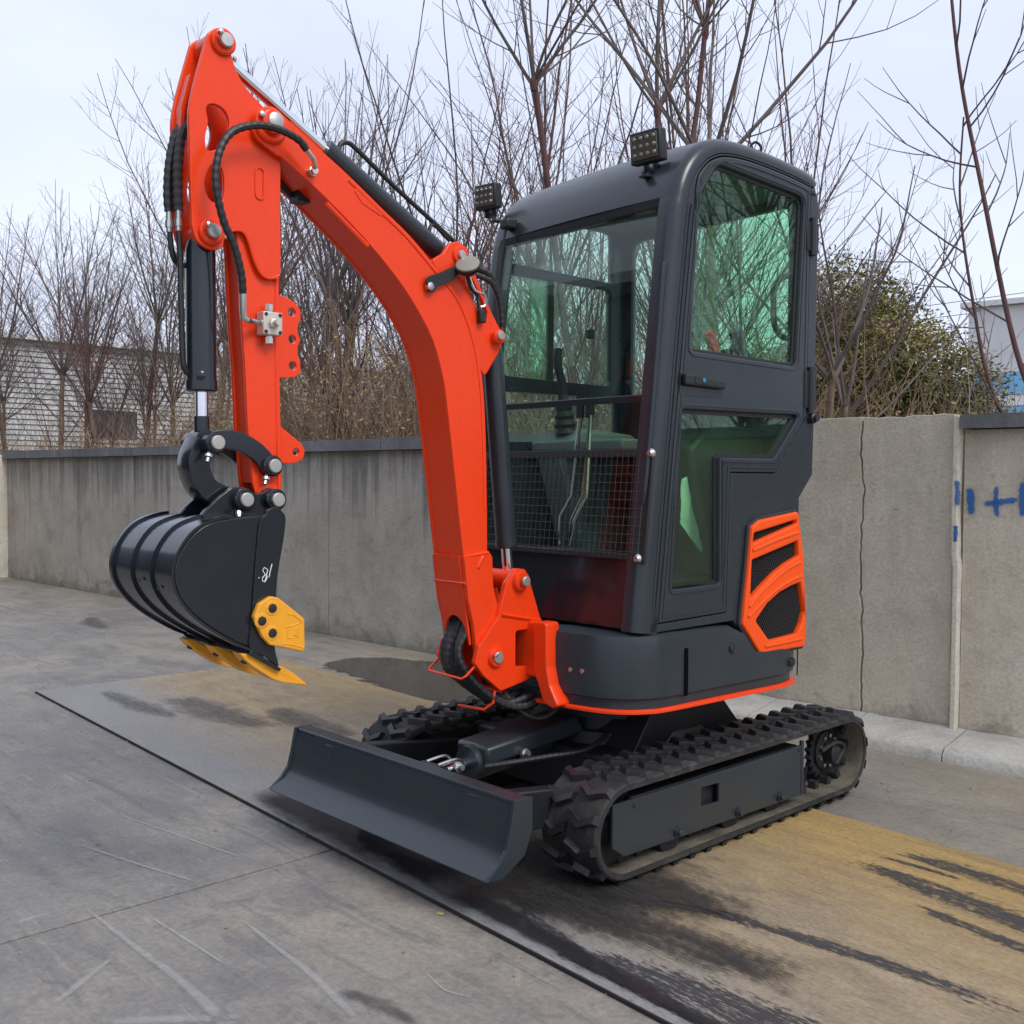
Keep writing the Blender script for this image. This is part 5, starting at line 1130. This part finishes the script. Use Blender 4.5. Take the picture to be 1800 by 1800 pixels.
# ------------------------------------------------------------------ trees and brush behind the wall
def bend_path(p, d, L, n, rng, upw=.25, jit=.06):
    pts = [p.copy()]; d = d.normalized(); s = L / n
    for i in range(n):
        d = (d + Vector((rng.gauss(0, jit), rng.gauss(0, jit), upw / n + rng.gauss(0, jit * .5)))).normalized(); p = p + d * s; pts.append(p.copy())
    return pts, d
def make_tree(seed, H, head, r0, nsh, spread=.45, lower=5, density=1.0):
    """pollarded sapling: trunk mesh and crown mesh"""
    rng = random.Random(seed); T = MB(); Cn = MB()
    lean = Vector((rng.gauss(0, .05), rng.gauss(0, .05), 1)); tp, d = bend_path(Vector((0, 0, 0)), lean, head, 8, rng, .1, .035)
    T.tube(tp, r0, 7, r0 * .68)
    # swollen pollard head
    hp = tp[-1]; T.lathe(hp - Vector((0, 0, .07)), (0, 0, 1), [(0, r0 * .7), (.04, r0 * .95), (.08, r0 * .9), (.12, r0 * .4)], 7)
    shoots = []
    for k in range(nsh):
        a = 2 * math.pi * (k + rng.random() * .8) / nsh; t = spread * rng.uniform(.35, 1.25); L = (H - head) * rng.uniform(.72, 1.08)
        pts, _ = bend_path(hp + Vector((0, 0, rng.uniform(-.05, .04))), Vector((math.cos(a) * math.sin(t), math.sin(a) * math.sin(t), math.cos(t))), L, 10, rng, .35, .045)
        shoots.append((pts, rng.uniform(.011, .018), L))
    for k in range(max(1, lower + 5)):
        i = rng.randint(3, 8); a = rng.random() * 6.28; t = rng.uniform(.6, 1.15); L = rng.uniform(.8, 2.2)
        pts, _ = bend_path(tp[i], Vector((math.cos(a) * math.sin(t), math.sin(a) * math.sin(t), math.cos(t))), L, 8, rng, .75, .06); shoots.append((pts, rng.uniform(.006, .011), L))
    for pts, r, L in shoots:
        Cn.tube(pts, r, 5, r * .22, cap=False)
        n = len(pts)
        for i in range(2, n - 1):
            for q in range(3 if rng.random() < .6 * density else 2):
                if rng.random() > .92 * density: continue
                a = rng.random() * 6.28; dd = (pts[min(i + 1, n - 1)] - pts[i - 1]).normalized(); u, v = frame_for(dd)
                al = rng.uniform(.5, .95); dr = dd * math.cos(al) + (u * math.cos(a) + v * math.sin(a)) * math.sin(al); l = L * rng.uniform(.13, .42) * (1.25 - i / n)
                q_, _ = bend_path(pts[i].lerp(pts[i - 1], rng.random()), dr, l, 5, rng, .45, .07); rr = max(.0022, r * .36 * (1 - .5 * i / n)); Cn.tube(q_, rr, 4, .0013, cap=False)
                for z in (2, 3, 4):
                    if rng.random() < .7 * density:
                        a2 = rng.random() * 6.28; d2 = (q_[z] - q_[z - 1]).normalized(); u2, v2 = frame_for(d2); al = rng.uniform(.5, .9)
                        w_, _ = bend_path(q_[z], d2 * math.cos(al) + (u2 * math.cos(a2) + v2 * math.sin(a2)) * math.sin(al), l * rng.uniform(.25, .5), 3, rng, .4, .07); Cn.tube(w_, rr * .6, 3, .0013, cap=False)
    return T, Cn
VAR = []
specs = [(101, 5.6, 2.9, .05, 8, .5, 6), (102, 5.4, 2.6, .045, 7, .5, 5), (103, 5.9, 3.2, .05, 9, .55, 7), (104, 5.2, 2.3, .04, 7, .55, 6), (105, 6.0, 3.4, .045, 7, .45, 8), (106, 5.0, 2.1, .038, 8, .6, 5), (107, 5.7, 2.7, .055, 10, .5, 6), (108, 4.7, 1.8, .035, 7, .6, 4)]
for i, sp in enumerate(specs):
    T, Cn = make_tree(*sp); red = i in (4,)
    VAR.append((T.mesh('trunk', BARK if not red else BARKR, 60, False), Cn.mesh('crown', TWIG if i % 3 else TWIGR, 0, False)))
for sp in ((201, 5.4, 2.2, .026, 5, .24, 7), (202, 5.8, 2.6, .024, 4, .2, 8), (203, 5.0, 1.9, .022, 5, .28, 6)):
    T, Cn = make_tree(*sp, .75); VAR.append((T.mesh('trunk', BARKR, 60, False), Cn.mesh('crown', TWIGR, 0, False)))
def place_tree(v, x, y, rot, sc, label, group, meshes=None):
    t = empty('bare_tree', (x, y, -.03), rot); t.scale = (sc, sc, sc); tag(t, label, 'tree', group)
    tm, cm = meshes or VAR[v]; link('trunk', tm, t); link('crown', cm, t); return t
def special(seed, H, head, r0, nsh, spread, lower, tm, cm, x, y, rot, label, dens=.5):
    T, Cn = make_tree(seed, H, head, r0, nsh, spread, lower, dens); place_tree(0, x, y, rot, 1, label, 'bare trees behind the wall', (T.mesh('trunk', tm, 60, False), Cn.mesh('crown', cm, 0, False)))
special(1, 5.9, 2.85, .062, 8, .38, 4, BARK, TWIG, -6.04, 2.65, .3, 'bare tree with thick pale trunk framed between dipper arm and boom')
special(2, 5.6, 2.75, .045, 6, .4, 5, BARK, TWIG, -6.3, 2.75, 1.3, 'slim second trunk standing close left of the thick pale tree')
special(3, 5.6, 3.0, .045, 7, .5, 6, BARK, TWIG, -5.50, 2.85, 2.2, 'bare tree just right of the thick pale trunk under the boom curve')
special(4, 5.4, 2.5, .05, 9, .6, 6, BARKR, TWIGR, -5.75, 3.5, .2, 'reddish bushy bare tree showing tight against the boom inner curve')
special(5, 6.4, 4.2, .034, 5, .5, 1, BARKR, TWIG, -2.78, 2.9, .6, 'bare tree with red trunk rising over the cab roof, left of near lamp')
special(6, 7.4, 4.6, .028, 4, .42, 3, BARKR, TWIGR, -2.3, 2.8, 2.5, 'tall straight red stemmed tree rising directly behind the near cab lamp')
special(7, 6.6, 3.9, .032, 5, .55, 2, BARKR, TWIG, -1.97, 2.72, 1.1, 'forked red trunked bare tree rising just right of the near cab lamp')
special(8, 6.0, 3.3, .033, 5, .8, 1, BARK, TWIG, -1.67, 2.9, 4.1, 'wide spreading bare tree above the rounded cab door corner')
special(9, 3.7, 1.95, .03, 4, .7, -3, BARK, TWIG, -.83, 2.95, 3.0, 'crooked orange barked bare tree against the evergreen, right of the cab')
special(10, 3.5, 1.75, .025, 4, .6, -3, BARK, TWIG, -.95, 3.5, 1.0, 'short cut bare stump tree in front of the evergreen')
special(11, 5.7, 2.5, .04, 7, .5, 6, BARK, TWIG, -4.72, 3.2, .9, 'bare tree behind the boom knee, left of the cab')
special(12, 5.9, 2.7, .045, 8, .5, 6, BARK, TWIG, -3.97, 3.4, 5.0, 'bare tree seen through the cab windscreen')
# leaning sapling at the right edge: two long stems with sparse side shoots
def sapling(name, pts, r, label, seed):
    rng = random.Random(seed); t = empty(name, (0, 0, 0)); tag(t, label, 'tree', 'bare trees behind the wall'); P_ = smooth_path(pts, 6); T = MB().tube(P_, r, 7, r * .3); Cn = MB()
    T.build('trunk', BARKR, t, smooth=60, fix=False); n = len(P_)
    for i in range(5, n - 1, 2):
        a = rng.random() * 6.28; dd = (P_[i + 1] - P_[i - 1]).normalized(); u, v = frame_for(dd); al = rng.uniform(.7, 1.1); q, _ = bend_path(P_[i], dd * math.cos(al) + (u * math.cos(a) + v * math.sin(a)) * math.sin(al), rng.uniform(.5, 1.3) * (1.2 - .5 * i / n), 8, rng, .5, .06); Cn.tube(q, .006, 5, .002, cap=False)
        for z in (3, 5):
            d2 = (q[z] - q[z - 1]).normalized(); u2, v2 = frame_for(d2); a2 = rng.random() * 6.28; w_, _ = bend_path(q[z], d2 * .75 + (u2 * math.cos(a2) + v2 * math.sin(a2)) * .65, rng.uniform(.2, .5), 4, rng, .4, .06); Cn.tube(w_, .0035, 4, .0015, cap=False)
    Cn.build('crown', TWIG, t, smooth=0, fix=False)
sapling('bare_tree', [(.75, 3.0, 0), (.55, 2.98, 1.3), (.33, 2.95, 2.0), (.15, 2.9, 2.9), (.02, 2.87, 3.6), (-.06, 2.85, 4.4), (-.1, 2.85, 5.2)], .019, 'leaning dark red sapling stem reaching the top at the right edge', 21)
sapling('bare_tree', [(.72, 3.05, 0), (.45, 3.1, 1.2), (.15, 3.12, 1.75), (.02, 3.12, 2.3), (-.07, 3.12, 2.9), (-.05, 3.1, 3.4)], .016, 'shorter forked sapling stem left of the leaning red sapling', 22)
front_row = [(-14.86, 2.45), (-13.36, 2.6), (-15.06, 3.7), (-12.34, 2.95), (-12.51, 3.5), (-10.73, 3.2), (-9.56, 3.0), (-8.19, 3.0), (-7.39, 3.1)]
labs = ['leftmost bare thicket tree, at the left picture edge', 'second bare thicket tree from the left edge, behind the wall', 'taller third thicket tree from the left edge, set deeper', 'fourth bare thicket tree from the left, before the shed window', 'fifth bare thicket tree from the left edge, set deeper', 'bare thicket tree just left of the bucket cylinder', 'bare thicket tree directly behind the bucket cylinder', 'bare tree directly behind the dipper arm', 'bare tree just right of the dipper arm, left of the pale trunk']
rng = random.Random(77)
for i, (x, y) in enumerate(front_row): place_tree(i % 8, x, y, rng.random() * 6.28, rng.uniform(.92, 1.12), labs[i], 'bare trees of the left thicket')
second = [(-9.14, 8.23), (-7.25, 9.64), (-7.99, 9.36), (-18.47, 3.4), (-4.45, 8.7), (-3.47, 6.34), (-9.61, 5.96), (-9.74, 7.31), (-17.46, 2.85), (-15.78, 6.55), (-5.18, 6.48), (-4.73, 6.43), (-6.99, 6.09), (-13.78, 4.41), (-4.56, 9.75), (-10.21, 7.63), (-17.36, 5.95), (-8.89, 9.33), (-4.07, 7.14), (-10.97, 5.21), (-7.9, 4.6), (-6.6, 4.4), (-3.4, 4.7), (-11.6, 3.9), (-9.0, 4.0), (-6.2, 5.6), (-3.9, 5.9), (-6.8, 7.3), (-8.3, 6.9), (-9.9, 4.7), (-13.2, 3.6), (-16.4, 4.6)]
for i, (x, y) in enumerate(second):
    left_ = x < -8.5
    place_tree((i * 3 + 1) % 8, x, y, rng.random() * 6.28, rng.uniform(.82, 1.0), 'bare twiggy tree in the deeper row behind the left thicket' if left_ else 'bare twiggy tree in the deeper row behind boom and cab', 'far row trees, left' if left_ else 'far row trees, middle')
for i, (x, y) in enumerate([(-7.0, 3.6), (-6.5, 3.3), (-5.2, 3.5), (-4.9, 4.1), (-4.4, 3.7), (-4.1, 4.4), (-3.6, 3.9), (-3.3, 3.3), (-3.0, 4.3), (-2.6, 3.6), (-2.1, 3.5), (-7.8, 3.9), (-8.7, 3.5), (-1.5, 3.7)]):
    place_tree(8 + i % 3, x, y, rng.random() * 6.28, rng.uniform(.85, 1.08), 'slender upright reddish sapling among the bare trees behind boom and cab', 'slender saplings, middle')
for i, (x, y) in enumerate([(2.9, 3.1), (3.9, 3.6), (4.9, 3.2), (6.0, 3.5), (4.4, 4.9)]):
    place_tree((i * 5 + 2) % 8, x, y, rng.random() * 6.28, rng.uniform(.9, 1.05), 'bare tree mirrored in the cab door glass', 'bare trees right of the yard')
# dry brush behind the wall
b = MB(); rng = random.Random(31)
for k in range(9000):
    x = rng.uniform(-17, .6) if k % 3 else rng.uniform(-9.5, -3.5); y = wall_y(x) + rng.uniform(.35, 3.6); L = rng.uniform(1.2, 2.5) * (1.12 if -8 < x < -3.5 else (.8 if x < -8 else (1 if x < -1.2 else .75))); a = rng.random() * 6.28; t = abs(rng.gauss(0, .45))
    p_, _ = bend_path(Vector((x, y, rng.uniform(0, .6))), Vector((math.cos(a) * math.sin(t), math.sin(a) * math.sin(t), math.cos(t))), L, 4, rng, -.25, .16)
    if min(q.y - wall_y(q.x) for q in p_) < .34: continue
    b.tube(p_, rng.uniform(.003, .007), 3, .0015, cap=False)
tag(b.build('dry_brush', BRUSHM, smooth=0, fix=False), 'tangle of dry brown stems along the back of the wall', 'brush', kind='stuff')
b = MB()
for k in range(30000):
    x = rng.uniform(-17, .3) if k % 2 else rng.uniform(-9, -3.8); y = wall_y(x) + rng.uniform(.5, 4.2); top = 1.95 + .55 * mnoise.noise(Vector((x * .7, y * .5, 3))) + (.35 if -7.6 < x < -4.2 else 0) - (.25 if x > -2.6 else 0) - (.3 if x < -8.5 else 0); z = rng.uniform(1.15, max(1.25, top)); s = rng.uniform(.010, .028)
    c = Vector((x, y, z)); u = Vector((rng.gauss(0, 1), rng.gauss(0, 1), rng.gauss(0, 1))).normalized(); w = u.cross(Vector((rng.gauss(0, 1), rng.gauss(0, 1), rng.gauss(0, 1)))).normalized(); i0 = len(b.v)
    b.v += [tuple(c - u * s), tuple(c + w * s * .45), tuple(c + u * s), tuple(c - w * s * .45)]; b.f.append((i0, i0 + 1, i0 + 2, i0 + 3))
tag(b.build('dry_leaves', DRYLEAF, smooth=0, fix=False), 'dry brown leaves hanging in the undergrowth behind the wall', 'leaves', kind='stuff')
# evergreen
def evergreen(name, x, y, blobs, label, n, seed, s0=.036):
    rng = random.Random(seed); t = empty(name, (x, y, 0)); tag(t, label, 'tree', 'evergreens right of the cab'); T = MB()
    for k in range(5):
        a = rng.random() * 6.28; p_, _ = bend_path(Vector((0, 0, 0)), Vector((math.cos(a) * .35, math.sin(a) * .35, 1)), 2.0, 8, rng, .1, .08); T.tube(p_, .04, 6, .012)
    T.build('trunk', BARK, t, smooth=60, fix=False); Cn = MB(); tot = sum(r ** 2 for *_, r in blobs)
    clumps = []
    for (bx, by, bz, r) in blobs:
        for k in range(int(n / 22 * r * r / tot)):
            d = Vector((rng.gauss(0, 1), rng.gauss(0, 1), rng.gauss(0, 1))).normalized(); rr = r * (rng.random() ** .35) * (1 + .22 * mnoise.noise(d * 3 + Vector((bx, by, bz)))); clumps.append((Vector((bx, by, bz)) + Vector((d.x, d.y, d.z * .95)) * rr, d))
    for c, d in clumps:
        for q in range(22):
            ld = (d * .8 + Vector((rng.gauss(0, .7), rng.gauss(0, .7), rng.gauss(0, .5) - .25))).normalized(); p0 = c + Vector((rng.gauss(0, .055), rng.gauss(0, .055), rng.gauss(0, .05))); w = ld.cross(Vector((rng.gauss(0, 1), rng.gauss(0, 1), rng.gauss(0, 1)))).normalized(); L = s0 * rng.uniform(.8, 1.5); i0 = len(Cn.v)
            Cn.v += [tuple(p0), tuple(p0 + ld * L * .5 + w * L * .2), tuple(p0 + ld * L), tuple(p0 + ld * L * .5 - w * L * .2)]; Cn.f.append((i0, i0 + 1, i0 + 2, i0 + 3))
    Cn.build('crown', LEAF, t, smooth=0, fix=False)
evergreen('evergreen_tree', -1.95, 5.6, [(0, 0, 2.15, .8), (-.1, -.1, 2.75, .5), (-.5, -.35, 1.9, .65), (.35, .35, 1.95, .65), (.2, .2, 1.3, .85)], 'tall rounded dark evergreen shrub just right of the cab', 90000, 5)
evergreen('evergreen_tree', -1.5, 6.0, [(0, 0, 1.6, .55), (.2, .12, 1.4, .45), (-.25, -.2, 1.85, .48)], 'lower yellowish evergreen shrub stepping down toward the white building', 42000, 6)

# ------------------------------------------------------------------ buildings far behind
SHEDM = flat('dull_clapboard', (.36, .365, .365), (.48, .48, .475), .6, .7, .05)
wb = empty('white_shed', (-24, 3, 0)); tag(wb, 'long white clapboard shed with dark window openings behind left thicket', 'building')
MB().bb(-6, -.03, -4, 26, 0, 4.55).build('wall', SHEDM, wb)
BRDM = None
for k in range(34):
    z = .2 + k * .128
    if BRDM is None:
        bb_ = MB(); bb_.v = [(-.03, -4, 0), (.035, -4, .01), (.0, -4, .12), (-.03, -4, .12), (-.03, 26, 0), (.035, 26, .01), (.0, 26, .12), (-.03, 26, .12)]; bb_.f = [(0, 1, 2, 3), (7, 6, 5, 4), (0, 4, 5, 1), (1, 5, 6, 2), (2, 6, 7, 3)]; BRDM = bb_.mesh('clapboard', SHEDM, 0)
    link('clapboard', BRDM, wb, loc=(0, 0, z))
MB().bb(-6.2, .25, -4.2, 26.2, 4.56, 4.66).build('roof', GREYROOF, wb)
for (y0, y1, z0, z1, mt) in ((.2, 1.5, 2.0, 2.75, RUSTP), (4.2, 5.4, 2.2, 2.95, DARKWIN), (8.6, 10.2, 2.2, 2.95, DARKWIN), (13.5, 15.0, 2.2, 2.95, DARKWIN)):
    wn = MB().bb(-.02, .05, y0, y1, z0, z1).build('window', mt, wb)
    MB().bb(.03, .07, y0 - .06, y1 + .06, z0 - .08, z0 - .01).build('sill', SHEDM, wn)
rb = empty('pale_factory', (-6.4, 21, 0), R(8)); tag(rb, 'pale grey factory with two blue bands at the far right', 'building')
MB().bb(-1.2, 10, 0, 8, 0, 2.55).build('wall', WHITEW, rb)
MB().bb(-1.21, 10, -.02, 8.02, 2.56, 2.95).build('blue_band', BLUEP, rb); MB().bb(-1.2, 10, 0, 8, 2.96, 3.2).build('wall', WHITEW, rb)
MB().bb(-1.21, 10, -.02, 8.02, 3.21, 3.7).build('blue_band', BLUEP, rb); MB().bb(-1.2, 10, 0, 8, 3.71, 5.2).build('upper_wall', GREYROOF, rb)
MB().bb(-1.35, 10.1, -.15, 8.1, 5.21, 5.33).build('roof', GREYROOF, rb)
for k in range(6): MB().bb(1 + k * 1.4, 1.9 + k * 1.4, -.03, .0, 1.0, 2.1).build('window', DARKWIN, rb)
for k, z in enumerate((7.6, 7.1, 6.6)):
    pts = [Vector((-34 + 6 * i, 36, z + .012 * (i - 5) ** 2 + .12 * i)) for i in range(14)]
    tag(MB().tube(pts, .012, 4).build('power_line', WIRE), ('highest', 'middle', 'lowest')[k] + ' of three thin power lines crossing the sky at right', 'power line', 'power lines')

wh = empty('unseen_hall', (-9, -7.6, 0)); tag(wh, 'unseen dark grey hall behind the camera that shades the machine front, mirrored in the windscreen', 'building')  # unseen hall inferred from dark reflections, extent set to darken front faces
UNSEEN_HALLM = flat('unseen_hall_render', (.12, .12, .12), (.17, .168, .16), 1.2, .8, .2)
MB().bb(-9, 8.0, -6, 0, -.02, 5.5).build('wall', UNSEEN_HALLM, wh)  # wall of the unseen hall
for k in range(3): MB().bb(-8.0 + k * 4.9, -4.4 + k * 4.9, .005, .08, 0, 4.2).build('unseen_roller_door', flat('unseen_roller_door_paint', (.05, .055, .06), (.08, .085, .09), 2, .6, .1), wh)
MB().bb(-9.3, 8.3, -6.3, .4, 5.51, 5.7).build('roof', GREYROOF, wh)  # roof of the unseen hall
